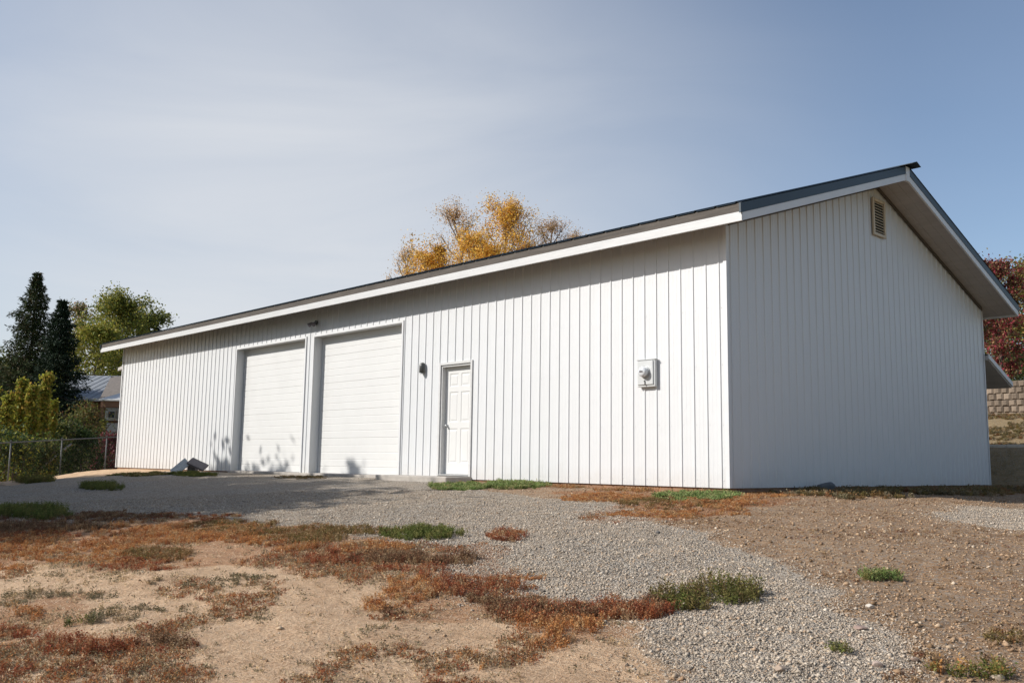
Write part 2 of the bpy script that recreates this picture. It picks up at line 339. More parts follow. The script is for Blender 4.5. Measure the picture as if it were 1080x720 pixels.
    h2 = nn('ShaderNodeMath'); h2.operation = 'MULTIPLY_ADD'; h2.inputs[1].default_value = 0.55; L.new(n1, h2.inputs[0]); L.new(h1.outputs[0], h2.inputs[2])
    h3 = nn('ShaderNodeMath'); h3.operation = 'MULTIPLY_ADD'; h3.inputs[1].default_value = 2.0; L.new(noise(5, 8, 0.7), h3.inputs[0]); L.new(h2.outputs[0], h3.inputs[2])
    bp = nn('ShaderNodeBump'); bp.inputs['Strength'].default_value = 0.9; bp.inputs['Distance'].default_value = 0.03; L.new(h3.outputs[0], bp.inputs['Height']); L.new(bp.outputs['Normal'], b.inputs['Normal'])
    return m
gnd = npmesh('ground', np.stack([GX, GY, GZ], -1).reshape(-1, 3), F, ground_material(), None, np.stack([g, s, r], -1).reshape(-1, 3), smooth=True)
ga = gnd.data.attributes.new('grass', 'FLOAT', 'POINT'); ga.data.foreach_set('value', grass.astype(np.float32).ravel())
tag(gnd, kind='structure')

# ------------------------------------------------------------------ loose stones, straw
def in_view_sample(n, dmax, power=1.0, dmin=2.2):
    """world points in front of the camera, denser near it"""
    u = RNG.uniform(-60, 1140, n); D = dmin + (dmax-dmin)*RNG.random(n)**power
    rr = fw[None] + (u[:, None]-540)/FPX*rt[None]; rr[:, 2] = 0
    P = CAM[None, :2] + D[:, None]*rr[:, :2]
    return P[:, 0], P[:, 1], D
def clear_of_building(x, y, mrg=0.03): return ~((x > -BL-mrg) & (x < mrg) & (y > -mrg) & (y < BW+2))
OCT = np.array([(1,0,0),(0,1,0),(-1,0,0),(0,-1,0),(0,0,1),(0,0,-1)], float)
OF = np.array([(0,1,4),(1,2,4),(2,3,4),(3,0,4),(1,0,5),(2,1,5),(3,2,5),(0,3,5)])
def stones(name, x, y, size, cols, flat=0.6, sink=0.25):
    n = len(x); z = terrain(x, y) ; a = RNG.uniform(0, 2*math.pi, n)
    V = OCT[None]*(1+RNG.uniform(-0.35, 0.35, (n, 6, 1)))*size[:, None, None]*np.stack([RNG.uniform(.8, 1.3, n), RNG.uniform(.7, 1.0, n), RNG.uniform(.45, .8, n)*flat/0.6], -1)[:, None]
    V[:, :, :2] += RNG.uniform(-.2, .2, (n, 6, 2))*size[:, None, None]
    c, s_ = np.cos(a), np.sin(a)
    X = V[..., 0]*c[:, None]-V[..., 1]*s_[:, None]; Y = V[..., 0]*s_[:, None]+V[..., 1]*c[:, None]
    tilt = RNG.uniform(-.5, .5, n)[:, None]; Z = V[..., 2]+X*tilt
    V = np.stack([X+x[:, None], Y+y[:, None], Z+(z+size*sink)[:, None]], -1).reshape(-1, 3)
    Fc = (OF[None]+6*np.arange(n)[:, None, None]).reshape(-1, 3)
    return npmesh(name, V, Fc, M['stone'], None, np.repeat(cols, 6, 0))
x, y, D = in_view_sample(800000, 15, 1.6)
gz, sz, rz = zones(x+RNG.normal(0, .16, len(x)), y+RNG.normal(0, .16, len(x)))
keep = RNG.random(len(x)) < np.clip(.35+1.5*fbm(x, y, .9, 91), .45, 1); k = gz & clear_of_building(x, y) & keep
x, y, D = x[k], y[k], D[k]; n = len(x)
pal = np.array([(.30,.24,.18),(.41,.335,.255),(.47,.39,.30),(.52,.435,.34),(.62,.53,.42),(.44,.31,.205),(.15,.125,.10),(.52,.405,.285)])*.93
cols = pal[RNG.choice(len(pal), n, p=[.14,.2,.22,.16,.07,.09,.05,.07])]*RNG.uniform(.85, 1.15, (n, 1))
tag(stones('gravel', x, y, RNG.uniform(.0030, .0070, n)*(1+RNG.random(n)**12*1.8), cols), 'loose grey crushed gravel spread in front of the white building', 'gravel', kind='stuff')
x, y, D = in_view_sample(90000, 20, 1.3)
gz, sz, rz = zones(x, y); k = (~gz) & clear_of_building(x, y) & ((~sz) | (RNG.random(len(x)) < .05)) & (y < 11)
x, y = x[k], y[k]; n = len(x)
pal = np.array([(.21,.13,.07),(.32,.205,.12),(.40,.27,.165),(.46,.34,.225),(.55,.44,.32),(.25,.16,.095)])
cols = pal[RNG.choice(len(pal), n, p=[.22,.28,.22,.13,.04,.11])]*RNG.uniform(.85, 1.15, (n, 1))
tag(stones('pebbles', x, y, RNG.uniform(.004, .011, n)*(1+RNG.random(n)**12*1.6), cols), 'brown clods and small pebbles scattered over the bare dirt', 'pebbles', kind='stuff')

def blades(name, x, y, length, width, cols, m, lift=0.002, tiltmax=0.16):
    n = len(x); a = 2.6+RNG.normal(0, .75, n)+math.pi*RNG.integers(0, 2, n); t = RNG.uniform(-.03, tiltmax, n)
    z = terrain(x, y)+lift
    d = np.stack([np.cos(a)*np.cos(t), np.sin(a)*np.cos(t), np.sin(t)], -1); p = np.stack([-np.sin(a), np.cos(a), np.zeros(n)], -1)
    b0 = np.stack([x, y, z], -1); L_ = length[:, None]; W_ = width[:, None]
    bend = np.stack([-np.sin(a), np.cos(a), -np.ones(n)*.25], -1)*RNG.uniform(-.12, .12, (n, 1))*L_
    V = np.stack([b0-p*W_, b0+p*W_, b0+d*L_*.55+bend*.4+p*W_, b0+d*L_*.55+bend*.4-p*W_, b0+d*L_+bend+p*W_*.3, b0+d*L_+bend-p*W_*.3], 1).reshape(-1, 3)
    q = np.array([(0,1,2,3),(3,2,4,5)]); Fc = (q[None]+6*np.arange(n)[:, None, None]).reshape(-1, 4)
    return npmesh(name, V, Fc, m, None, np.repeat(cols, 6, 0))
x, y, D = in_view_sample(330000, 13, 1.5)
gz, sz, rz = zones(x, y); dens = fbm(x, y, 2.2, 61)
k = clear_of_building(x, y) & (((sz) & (RNG.random(len(x)) < .25+1.1*dens)) | ((~gz) & (~sz) & (RNG.random(len(x)) < .10)) | (gz & (RNG.random(len(x)) < .01)))
x, y, D = x[k], y[k], D[k]; n = len(x)
pal = np.array([(.80,.60,.40),(.74,.53,.34),(.84,.70,.50),(.52,.35,.21),(.26,.16,.09),(.66,.44,.27)])
cols = pal[RNG.choice(len(pal), n, p=[.34,.28,.12,.14,.04,.08])]*RNG.uniform(.85, 1.15, (n, 1))
tag(blades('dry_grass', x, y, RNG.uniform(.03, .12, n), RNG.uniform(.0004, .0011, n), cols, M['straw']), 'flattened dry straw litter covering the tan slope', 'dry grass', kind='stuff')

# ------------------------------------------------------------------ weeds
def weed_points(cu, cv, ru, rv, dens, amp=1.0):
    c = ground_at(cu, cv)[:2]; ex = ground_at(cu+ru, cv)[:2]-c; ey = ground_at(cu, cv-rv)[:2]-c; ey2 = c-ground_at(cu, cv+rv)[:2]
    ey = (ey+ey2)/2
    ex = ex*min(1, 2.8/np.linalg.norm(ex)); ey = ey*min(1, 1.1/np.linalg.norm(ey))     # a clump stays a clump where the slope turns away
    area = math.pi*abs(ex[0]*ey[1]-ex[1]*ey[0]); n = max(6, int(area*dens*2.2))
    rr = np.sqrt(RNG.random(n)); th = RNG.uniform(0, 2*math.pi, n)
    P = c[None] + (rr*np.cos(th))[:, None]*ex + (rr*np.sin(th))[:, None]*ey
    edge = 1-rr**2 + (fbm(P[:, 0], P[:, 1], 2.6, int(cu) % 17, 4)-0.5)*3.2*amp
    edge = edge + (fbm(P[:, 0], P[:, 1], 11, int(cu) % 13, 2)-0.5)*2.0
    P = P[edge > 0.30]
    return P if len(P) > 4 else np.array([c, c+.02, c-.02, c+(.03, -.02), c])
def weed_mesh(name, groups, parent=None, ns=9, nl=7):
    """groups: (points, height, palette, upright, leaf size)"""
    VS, CS, FS, off = [], [], [], 0
    for P, h, pal, upright, leaf in groups:
        pal = np.array(pal); P = P[clear_of_building(P[:, 0], P[:, 1], 0.02)]
        if not len(P): continue
        base = pal[RNG.integers(0, len(pal), len(P))]
        zt = terrain(P[:, 0], P[:, 1]); hv = fbm(P[:, 0], P[:, 1], 4, 3, 2)*1.2+.3
        n = len(P)*ns
        px = np.repeat(P[:, 0], ns)+RNG.normal(0, .018, n); py = np.repeat(P[:, 1], ns)+RNG.normal(0, .018, n); z0 = np.repeat(zt, ns)-.004
        H = h*RNG.uniform(.45, 1.15, n)*np.repeat(hv, ns)
        a = RNG.uniform(0, 2*math.pi, n); lean = RNG.uniform(.1, 1.0, n)*(1.35-upright)
        d = np.stack([np.cos(a)*np.sin(lean), np.sin(a)*np.sin(lean), np.cos(lean)], -1); side = np.stack([-np.sin(a), np.cos(a), 0*a], -1)
        b0 = np.stack([px, py, z0], -1); cc = np.repeat(base, ns, 0)*RNG.uniform(.7, 1.3, (n, 1))
        wd = .0013+.0005*RNG.random(n)
        stem = np.stack([b0-side*wd[:, None], b0+side*wd[:, None], b0+d*H[:, None]+side*.0005, b0+d*H[:, None]-side*.0005], 1)
        VS.append(stem.reshape(-1, 3)); CS.append(np.repeat(cc*.8, 4, 0)); FS.append(np.arange(n*4).reshape(-1, 4)+off); off += n*4
        m_ = n*nl; tt = np.tile(np.linspace(.25, 1.0, nl), n)*RNG.uniform(.9, 1.05, m_)
        q = np.repeat(b0, nl, 0)+np.repeat(d*H[:, None], nl, 0)*tt[:, None]+RNG.normal(0, .25*leaf, (m_, 3))
        v1 = RNG.normal(0, 1, (m_, 3)); v1[:, 2] = abs(v1[:, 2])*.7+.1; v1 /= np.linalg.norm(v1, axis=1)[:, None]
        v2 = np.cross(v1, RNG.normal(0, 1, (m_, 3))); v2 /= np.linalg.norm(v2, axis=1)[:, None]
        l = leaf*RNG.uniform(.6, 1.4, (m_, 1)); lw = l*.22
        V = np.stack([q, q+v1*l*.5+v2*lw, q+v1*l, q+v1*l*.5-v2*lw], 1).reshape(-1, 3)
        lc = np.repeat(cc, nl, 0)*RNG.uniform(.75, 1.3, (m_, 1))
        mixp = pal[RNG.integers(0, len(pal), m_)]; lc = lc*.65+mixp*.35
        VS.append(V); CS.append(np.repeat(lc, 4, 0)); FS.append(np.arange(m_*4).reshape(-1, 4)+off); off += m_*4
    return npmesh(name, np.concatenate(VS), np.concatenate(FS), M['weed'], parent, np.concatenate(CS))
DRY = [(.50,.36,.20),(.40,.27,.15)]
RED = [(.25,.065,.035),(.34,.10,.045),(.40,.15,.06),(.18,.055,.03),(.44,.22,.10)]
RUSTC = [(.46,.19,.06),(.54,.27,.095),(.36,.14,.05),(.56,.36,.17),(.30,.10,.04)]
OLIVE = [(.17,.12,.045),(.22,.17,.055),(.12,.10,.035),(.30,.18,.075),(.26,.11,.05)]
BRN = [(.17,.10,.055),(.22,.12,.06),(.13,.075,.04),(.26,.16,.09),(.20,.07,.04)]
GRN = [(.12,.15,.035),(.17,.19,.05),(.09,.11,.03),(.24,.21,.07)]
LGRN = [(.17,.25,.07),(.23,.31,.11),(.13,.18,.05),(.29,.32,.13),(.36,.31,.14)]
GREY = [(.24,.20,.12),(.17,.15,.09),(.30,.24,.16),(.14,.12,.06)]
mats_ = [  # the continuous rust-coloured weed cover
 (60,575,95,15,RUSTC,.07,90),(195,562,110,12,RUSTC,.07,90),(250,556,60,9,OLIVE,.07,80),(120,590,90,9,RUSTC,.05,60),(150,598,60,7,RED,.05,90),(165,588,40,8,OLIVE,.08,90),(330,566,60,10,OLIVE,.09,100),(290,575,50,10,RUSTC,.07,90),
 (355,590,40,12,RED,.09,110),(395,580,40,9,RUSTC,.06,90),(430,590,85,7,BRN,.10,120),(420,600,50,5,RED,.06,90),(455,608,34,6,RED,.08,110),(440,622,40,12,RUSTC,.07,80),(410,636,30,9,RUSTC,.06,80),(412,648,26,8,BRN,.08,100),
 (505,620,50,9,RED,.09,120),(530,606,50,4,RUSTC,.04,90),(520,632,35,8,BRN,.09,110),(555,650,50,12,RED,.10,130),(545,640,40,10,BRN,.11,110),(590,660,55,14,RUSTC,.09,110),(585,680,30,9,RUSTC,.08,100),(650,644,60,10,RED,.11,130),(690,638,35,8,BRN,.11,110),
 (600,645,50,8,BRN,.10,110),(535,565,22,6,RED,.07,110),
 (-10,556,60,9,BRN,.09,110),(60,558,70,7,BRN,.09,100),(130,545,60,6,BRN,.06,70),(30,568,60,6,RED,.06,80),(0,598,40,6,RUSTC,.05,70),
 (640,524,50,5,RUSTC,.04,60),(700,530,60,6,OLIVE,.04,70),(760,530,50,6,RUSTC,.05,70),(680,541,50,4,RUSTC,.03,80),(750,541,45,5,RUSTC,.04,70),(820,522,35,3,RUSTC,.04,60),
 (20,650,40,8,RUSTC,.07,70),(10,672,30,8,RED,.06,70),(110,655,40,6,GREY,.06,60),(60,630,60,5,GREY,.04,50),(-10,640,50,6,GREY,.05,60),(60,690,40,8,RED,.09,110),(125,692,45,6,RED,.09,120),(183,684,30,6,BRN,.10,120),(10,715,40,6,RED,.06,80),(90,712,50,6,RED,.05,60),
 (200,618,60,4,GREY,.04,40),(265,612,30,3,GREY,.05,60),(160,643,60,4,GREY,.04,40),(250,655,40,3,GREY,.03,40),(1060,675,28,8,OLIVE,.05,90),(1010,700,50,8,BRN,.04,40),(1035,521,50,2,OLIVE,.05,60),
 (380,560,40,5,OLIVE,.07,80),(205,545,50,5,RED,.05,60),(70,545,60,3,BRN,.06,60)]
weed = weed_mesh('weeds', [(weed_points(u_, v_, a_, b_, dn*1.9), h_*.74, p_+p_+DRY, .85, .013) for u_, v_, a_, b_, p_, h_, dn in mats_])
tag(weed, 'rust red and brown low weeds matted across the slope', 'weeds', kind='stuff')
patches = [
 (445,563,46,7,GRN,.075,300,.014,'green grassy weed clump on the gravel in front of the brown entry step'),
 (750,629,64,14,GRN+OLIVE[:3]+BRN[:1],.105,300,.015,'widest olive green weed clump, at the right end of the rust red weeds'),
 (928,606,30,5,LGRN+GRN,.07,420,.015,'small bright green weed clump alone on the brown dirt'),
 (482,514,34,3,LGRN,.06,330,.022,'leafy green weeds along the edge of the entry doorstep'),
 (547,512,34,4,LGRN,.08,330,.022,'leafy green weeds against the siding right of the doorstep'),
 (735,524,46,5,LGRN,.055,300,.022,'leafy green weeds near the white front corner of the building'),
 (108,514,26,3,GRN,.12,260,.016,'narrow green grass clump in the shaded gravel at left'),
 (30,542,50,6,GRN,.14,260,.016,'dark green weed clump in the shade at the left edge'),
 (150,500,40,1.6,GRN+OLIVE[:2]+DRY,.05,200,.018,'yellow green grass strip along the foot of the left wall end'),
 (203,501,26,1.6,GRN,.07,200,.018,'dark green weeds around the fallen scrap boards'),
 (80,660,30,5,GRN+GREY,.06,260,.015,'thin grey green weeds on the tan slope at lower left'),
 (1035,712,60,8,GRN+RUSTC[:2],.07,170,.015,'patchy green weeds at the bottom right corner on dirt'),
 (882,690,14,4,GRN+GREY,.05,260,.013,'sparse small green sprigs on the gravel near the bottom'),
 (318,503,30,1.8,OLIVE+GREY,.03,110,.012,'olive moss like weeds between the two garage doors'),
 (36,508,24,1.5,GRN+OLIVE[:2],.14,200,.02,'sunlit green grass tuft beside the left fence'),
]
for u_, v_, a_, b_, p_, h_, dn, lf, lab in patches:
    tag(weed_mesh('weed_clump', [(weed_points(u_, v_, a_, b_, dn*.6, .6), h_, p_, .7, lf*1.15)]), lab, 'weeds', 'green weed clumps')

x, y, D = in_view_sample(95000, 14, 1.4); gz, sz, rz = zones(x, y)
d1 = fbm(x, y, 2.0, 15, 4); d2 = fbm(x, y, .8, 25, 3)
k = sz & clear_of_building(x, y) & (RNG.random(len(x)) < np.clip((d1-.40)*1.5, .03, 1))
P = np.stack([x[k], y[k]], -1)
tag(weed_mesh('dry_tufts', [(P, .026, DRY+GREY+[(.62,.47,.28),(.70,.55,.36)], .35, .016)], None, 4, 3), 'short matted dead grass tufts over the tan slope', 'dead grass', kind='stuff')
k = (sz | rz) & clear_of_building(x, y) & (d1 > .55) & (d2 > .5) & (RNG.random(len(x)) < .5)
k2 = (~sz) & (~gz) & clear_of_building(x, y) & (y < 9) & (RNG.random(len(x)) < np.clip((d1-.5)*.8, .006, 1))
tag(weed_mesh('low_weeds', [(np.stack([x[k], y[k]], -1), .035, RED+RUSTC+GREY, .5, .012), (np.stack([x[k2], y[k2]], -1), .02, DRY+BRN, .4, .012)], None, 5, 5), 'tiny scattered rust and brown weeds between the larger patches', 'weeds', kind='stuff')
xx = RNG.uniform(-5.4, 0.1, 900); yy = -.05-RNG.random(900)**2*.45; k = fbm(xx, yy, 2.5, 66, 3) > .47
tag(weed_mesh('dead_grass', [(np.stack([xx[k], yy[k]], -1), .05, DRY+DRY+RUSTC+OLIVE, .6, .018)], None, 6, 4), 'dead grass and litter gathered along the foot of the white wall', 'dead grass', kind='stuff')
# grass growing in the shade along the gable wall and on the bank
xx = RNG.uniform(0.05, 1.6, 2600)*RNG.random(2600)**.5; yy = RNG.uniform(0.6, 11, 2600)
x2 = RNG.uniform(-6, 8, 9000); y2 = RNG.uniform(13.2, 19.9, 9000)
P = np.stack([np.concatenate([xx, x2]), np.concatenate([yy, y2])], -1); P = P[fbm(P[:, 0], P[:, 1], 1.4, 77, 3) > .42]
tag(weed_mesh('grass', [(P, .07, OLIVE+GREY, .8, .03)]), 'thin dry grass along the shaded gable wall and up the bank behind', 'grass', kind='stuff')

# ------------------------------------------------------------------ the building
ZF, SL, OF_, OG, OR_ = 3.66, 0.3337, 0.522, 0.608, 0.48
YM = (BW+OR_-OF_)/2
def zs(y_, off=0.0): return ZF + off + SL*((y_+OF_) if y_ <= YM else (BW+OR_-y_))   # height of the fascia-bottom plane
bld = thing('storage_building', 'long white metal sided storage building with two garage doors and grey roof', 'building', (-BL/2, BW/2, 0))
bld_off = np.array([-BL/2, BW/2, 0.0])
def part(name, mb, m, parent=None, **kw):
    par = parent or bld
    off = bld_off
    mb.v = [tuple(np.array(p)-off) for p in mb.v]
    return mb.build(name, m, par, **kw)
def ribs(t0, t1, pitch=0.2286, phase=0.0):
    """(position, depth) profile of ribbed siding between t0 and t1"""
    pts = [(t0, 0.0)]; k = math.ceil((t0-phase)/pitch)
    while True:
        c = phase + k*pitch
        if c > t1+.05: break
        for dd, h in ((-.022, 0), (-.011, .014), (.008, .014), (.016, 0), (.066, 0), (.072, .0015), (.086, .0015), (.092, 0), (.134, 0), (.140, .0015), (.154, .0015), (.160, 0)):
            if t0+.002 < c+dd < t1-.002: pts.append((c+dd, h))
        k += 1
    pts.append((t1, 0.0)); return pts
def siding(mb, t0, t1, zlo, zhi, mapf, phase):
    pr = ribs(t0, t1, phase=phase)
    for (a, ha), (b, hb) in zip(pr[:-1], pr[1:]):
        za0 = zlo(a) if callable(zlo) else zlo; zb0 = zlo(b) if callable(zlo) else zlo
        za1 = zhi(a) if callable(zhi) else zhi; zb1 = zhi(b) if callable(zhi) else zhi
        mb.add([mapf(a, ha, za0), mapf(b, hb, zb0), mapf(b, hb, zb1), mapf(a, ha, za1)], [(0, 1, 2, 3)])
def screws(mb, t0, t1, zlist, mapf, phase, skip=None, top=None):
    k = math.ceil((t0-phase)/.2286)
    while phase+k*.2286 < t1:
        for z in zlist:
            for c in (phase+k*.2286+.035,):
                if skip and skip(c, z): continue
                if top and z > top(c)-.08: continue
                if c > t1-.02: continue
                z_ = z+random.uniform(-.012, .012)
                P = [mapf(c+.010*math.cos(q*math.pi/3), .001, z_+.010*math.sin(q*math.pi/3)) for q in range(6)] + [mapf(c, .007, z_)]
                mb.add(P, [(q, (q+1) % 6, 6) for q in range(6)])
        k += 1
G1, G2, DR = (-14.87, -11.50, 3.14), (-11.11, -7.75, 3.14), (-6.46, -5.58, 2.165)
PH = -0.32+0.2286*2-0.028
fm = lambda a, h, z: (a, -h, z)
mb = MB(); ztop = ZF+0.19
rects = [(-BL, G1[0], 0.0, ztop), (G1[0], G1[1], G1[2], ztop), (G1[1], G2[0], 0.0, ztop), (G2[0], G2[1], G2[2], ztop), (G2[1], DR[0], 0.0, ztop), (DR[0], DR[1], DR[2], ztop), (DR[1], 0.0, 0.0, ztop)]
for a, b, z0, z1 in rects: siding(mb, a, b, z0, z1, fm, PH)
ins = lambda c, z: any(q[0]-.12 < c < q[1]+.12 and z < q[2]+.12 for q in (G1, G2, DR))
screws(mb, -BL, 0, (0.1, 0.9, 1.75, 2.6, 3.4), fm, PH, skip=ins)
# solid wall behind the sheeting
for a, b, z0, z1 in rects: mb.box((a+.001, .012, max(z0, 0.0)-.0), (b-.001, .14, z1))
part('wall', mb, M['siding'])
gm = lambda a, h, z: (h, a, z)
mb = MB(); siding(mb, 0.0, BW, 0.0, lambda a: zs(a, .03), gm, .12)
screws(mb, 0.1, BW, (0.1, 0.9, 1.75, 2.6, 3.4, 4.2, 5.0), gm, .12, top=lambda c: zs(c))
wp = [(-.012, 0.15), (-.012, BW-.01), (-.012, YM)]
mb.prism([(-.14, .15, 0), (-.14, BW-.15, 0), (-.14, BW-.15, zs(BW)), (-.14, YM, zs(YM)), (-.14, .15, zs(.15))], (0, 0, 0), (.125, 0, 0))
part('wall', mb, M['siding'])
mb = MB(); siding(mb, 0.0, BW, 0.0, lambda a: zs(a, .03), lambda a, h, z: (-BL-h, a, z), .12)
mb.prism([(-BL+.012, .15, 0), (-BL+.012, BW-.15, 0), (-BL+.012, BW-.15, zs(BW)), (-BL+.012, YM, zs(YM)), (-BL+.012, .15, zs(.15))], (0, 0, 0), (.125, 0, 0))
part('wall', mb, M['siding'])
mb = MB(); siding(mb, -BL, 0, 0.0, ZF+.04, lambda a, h, z: (a, BW+h, z), 0); mb.box((-BL+.15, BW-.14, 0), (-.15, BW-.012, ZF+.04)); part('wall', mb, M['siding'])
# corner trims (L-shaped angle), proud of the siding
for cx, cy, sx, sy in ((0, 0, 1, -1), (0, BW, 1, 1), (-BL, 0, -1, -1), (-BL, BW, -1, 1)):
    o = .022; t = .035; top = ZF+.12; mb = MB()
    mb.prism([(cx+sx*o, cy+sy*o, .002), (cx-sx*t, cy+sy*o, .002), (cx-sx*t, cy+sy*.020, .002), (cx+sx*.020, cy+sy*.020, .002), (cx+sx*.020, cy-sy*t, .002), (cx+sx*o, cy-sy*t, .002)], (0, 0, 0), (0, 0, top))
    part('corner_trim', mb, M['trim'])
# foundation beam
for a_, b_ in (((-BL+.03, .03, -.6), (G1[0]-.02, .25, .004)), ((-7.7, .03, -.6), (-.03, .25, .004)), ((-.25, .26, -.6), (-.03, BW-.03, .004)), ((-BL+.03, .26, -.6), (-BL+.25, BW-.03, .004))):
    mb = MB(); mb.box(a_, b_); part('foundation', mb, M['mud'])
mb = MB(); mb.box((G1[0]-.015, -.10, -.5), (-7.72, .60, .022)); part('door_sill', mb, M['concrete'], bevel=.01)

# garage doors
def garage(x0, x1, zt):
    r_ = 0.20
    e = bpy.data.objects.new('garage_door', None); COL.objects.link(e); e.parent = bld
    mb = MB(); z = .028; prof = []
    H = zt+.03-z; n = 20; hh = H/n
    for i in range(n):
        a = z+i*hh; g_ = .0045 if i % 4 else .008
        prof += [(r_, a), (r_, a+hh-.020), (r_+g_, a+hh-.013), (r_+g_, a+hh-.004)]
    prof.append((r_, z+H))
    for (y0, z0), (y1, z1) in zip(prof[:-1], prof[1:]): mb.add([(x0-.05, y0, z0), (x1+.05, y0, z0), (x1+.05, y1, z1), (x0-.05, y1, z1)], [(0, 1, 2, 3)])
    mb.box((x0-.05, r_+.02, z), (x1+.05, r_+.05, z+H))
    part('door_panel', mb, M['door'], e)
    mb = MB(); mb.box((x0-.05, r_-.012, .012), (x1+.05, r_+.018, .0275)); part('bottom_seal', mb, M['scrapd'], e)
    # frame: jamb linings + face trims
    mb = MB()
    mb.box((x0-.045, -.027, .0), (x0, -.001, zt+.045)); mb.box((x1, -.027, .0), (x1+.045, -.001, zt+.045)); mb.box((x0+.001, -.0268, zt), (x1-.001, -.001, zt+.0448))
    mb.box((x0-.02, .0, .005), (x0-.0015, r_-.004, zt+.02)); mb.box((x1+.0015, .0, .005), (x1+.02, r_-.004, zt+.02)); mb.box((x0, .0, zt+.0015), (x1, r_-.004, zt+.02))
    part('door_frame', mb, M['trim'], e)
    tag(e, lab)
for lab, q in (('left garage door, nearer the far end',  G1), ('right garage door, nearer the entry door', G2)): garage(*q)

# entry door with six raised panels
def entry():
    e = bpy.data.objects.new('entry_door', None); COL.objects.link(e); e.parent = bld
    x0, x1, zt = DR; r_ = .10; a0, a1, b0, b1 = x0+.035, x1-.035, .09, zt-.04
    mb = MB(); wx = a1-a0; cols_ = [(a0+.11, a0+wx/2-.04), (a0+wx/2+.04, a1-.11)]; rows = [(b0+.20, b0+.86), (b0+.98, b0+1.56), (b0+1.66, b1-.12)]
    xb = sorted({a0, a1, *[q for c in cols_ for q in c]}); zb = sorted({b0, b1, *[q for c in rows for q in c]})
    for i in range(len(xb)-1):
        for j in range(len(zb)-1):
            X0, X1, Z0, Z1 = xb[i], xb[i+1], zb[j], zb[j+1]
            if (X0, X1) in cols_ and (Z0, Z1) in rows:
                prev = (X0, X1, Z0, Z1, r_)
                for ins_, dep in ((.014, .010), (.034, .010), (.05, .003)):
                    cur = (X0+ins_, X1-ins_, Z0+ins_, Z1-ins_, r_+dep)
                    A = [(prev[0], prev[4], prev[2]), (prev[1], prev[4], prev[2]), (prev[1], prev[4], prev[3]), (prev[0], prev[4], prev[3])]
                    B = [(cur[0], cur[4], cur[2]), (cur[1], cur[4], cur[2]), (cur[1], cur[4], cur[3]), (cur[0], cur[4], cur[3])]
                    mb.add(A+B, [(k_, (k_+1) % 4, (k_+1) % 4+4, k_+4) for k_ in range(4)]); prev = cur
                mb.add([(prev[0], prev[4], prev[2]), (prev[1], prev[4], prev[2]), (prev[1], prev[4], prev[3]), (prev[0], prev[4], prev[3])], [(0, 1, 2, 3)])
            else: mb.add([(X0, r_, Z0), (X1, r_, Z0), (X1, r_, Z1), (X0, r_, Z1)], [(0, 1, 2, 3)])
    mb.box((a0-.03, r_+.015, b0), (a1+.03, r_+.04, b1+.03))
    part('door_leaf', mb, M['door'], e)
    mb = MB()
    mb.box((x0-.05, -.027, .05), (x0, -.001, zt+.05)); mb.box((x1, -.027, .05), (x1+.05, -.001, zt+.05)); mb.box((x0+.001, -.0268, zt), (x1-.001, -.001, zt+.0498))
    mb.box((x0+.0015, 0, .07), (x0+.033, r_+.03, zt-.001)); mb.box((x1-.033, 0, .07), (x1-.0015, r_+.03, zt-.001)); mb.box((x0+.034, 0, zt-.036), (x1-.034, r_+.03, zt-.001))
    part('door_frame', mb, M['fascia'], e, bevel=.003)
    mb = MB(); mb.box((x0+.0, -.02, .056), (x1, .14, .088)); part('threshold', mb, M['galv'], e)
    mb = MB(); mb.tube([(a0+.07, r_-.002, 1.0), (a0+.07, r_-.012, 1.0), (a0+.07, r_-.04, 1.0), (a0+.07, r_-.055, 1.0), (a0+.07, r_-.062, 1.0)], [.03, .012, .012, .027, .012], 12); part('door_knob', mb, M['galv'], e, smooth=True)
entry()

# roof: two slopes of ribbed metal
def slope_pt(y_, off): return zs(y_, off)
ROOF0 = .27
def roof_sheet(y0, y1, sgn):
    mb = MB(); X0, X1 = -BL-OG-.015, OG+.015; pts = []
    k = X0
    while k < X1:
        for dd, h in ((0, 0), (.10, 0), (.112, .02), (.136, .02), (.148, 0)):
            if k+dd < X1: pts.append((k+dd, h))
        k += .2286*1.5
    pts.append((X1, 0))
    z0, z1 = zs(y0, ROOF0), zs(y1, ROOF0)
    nrm = np.array([0, -sgn*SL, 1])/math.hypot(SL, 1)
    for (a, ha), (b, hb) in zip(pts[:-1], pts[1:]):
        P = [np.array(p)+nrm*h for p, h in (((a, y0, z0), ha), ((b, y0, z0), hb), ((b, y1, z1), hb), ((a, y1, z1), ha))]
        Q = [np.array(p)+nrm*(h-.008) for p, h in (((a, y0, z0), ha), ((b, y0, z0), hb), ((b, y1, z1), hb), ((a, y1, z1), ha))]
        mb.add(P+Q, [(0, 1, 2, 3), (7, 6, 5, 4), (0, 4, 5, 1), (2, 6, 7, 3)])
    return mb
rf = bpy.data.objects.new('roof', None); COL.objects.link(rf); rf.parent = bld
part('roof_sheet', roof_sheet(-OF_-.008, YM, 1), M['roof'], rf); part('roof_sheet', roof_sheet(BW+OR_+.008, YM, -1), M['roof'], rf)
# ridge cap sticking out past the gable
mb = MB(); zr = zs(YM, ROOF0)
prof = [(0, YM-.17, zr-.17*SL+.026), (0, YM, zr+.032), (0, YM+.17, zr-.17*SL+.026), (0, YM+.17, zr-.17*SL+.020), (0, YM, zr+.024), (0, YM-.17, zr-.17*SL+.020)]
mb.prism(prof, (-BL-OG-.05, 0, 0), (OG+.18, 0, 0)); part('ridge_cap', mb, M['roof'], rf)
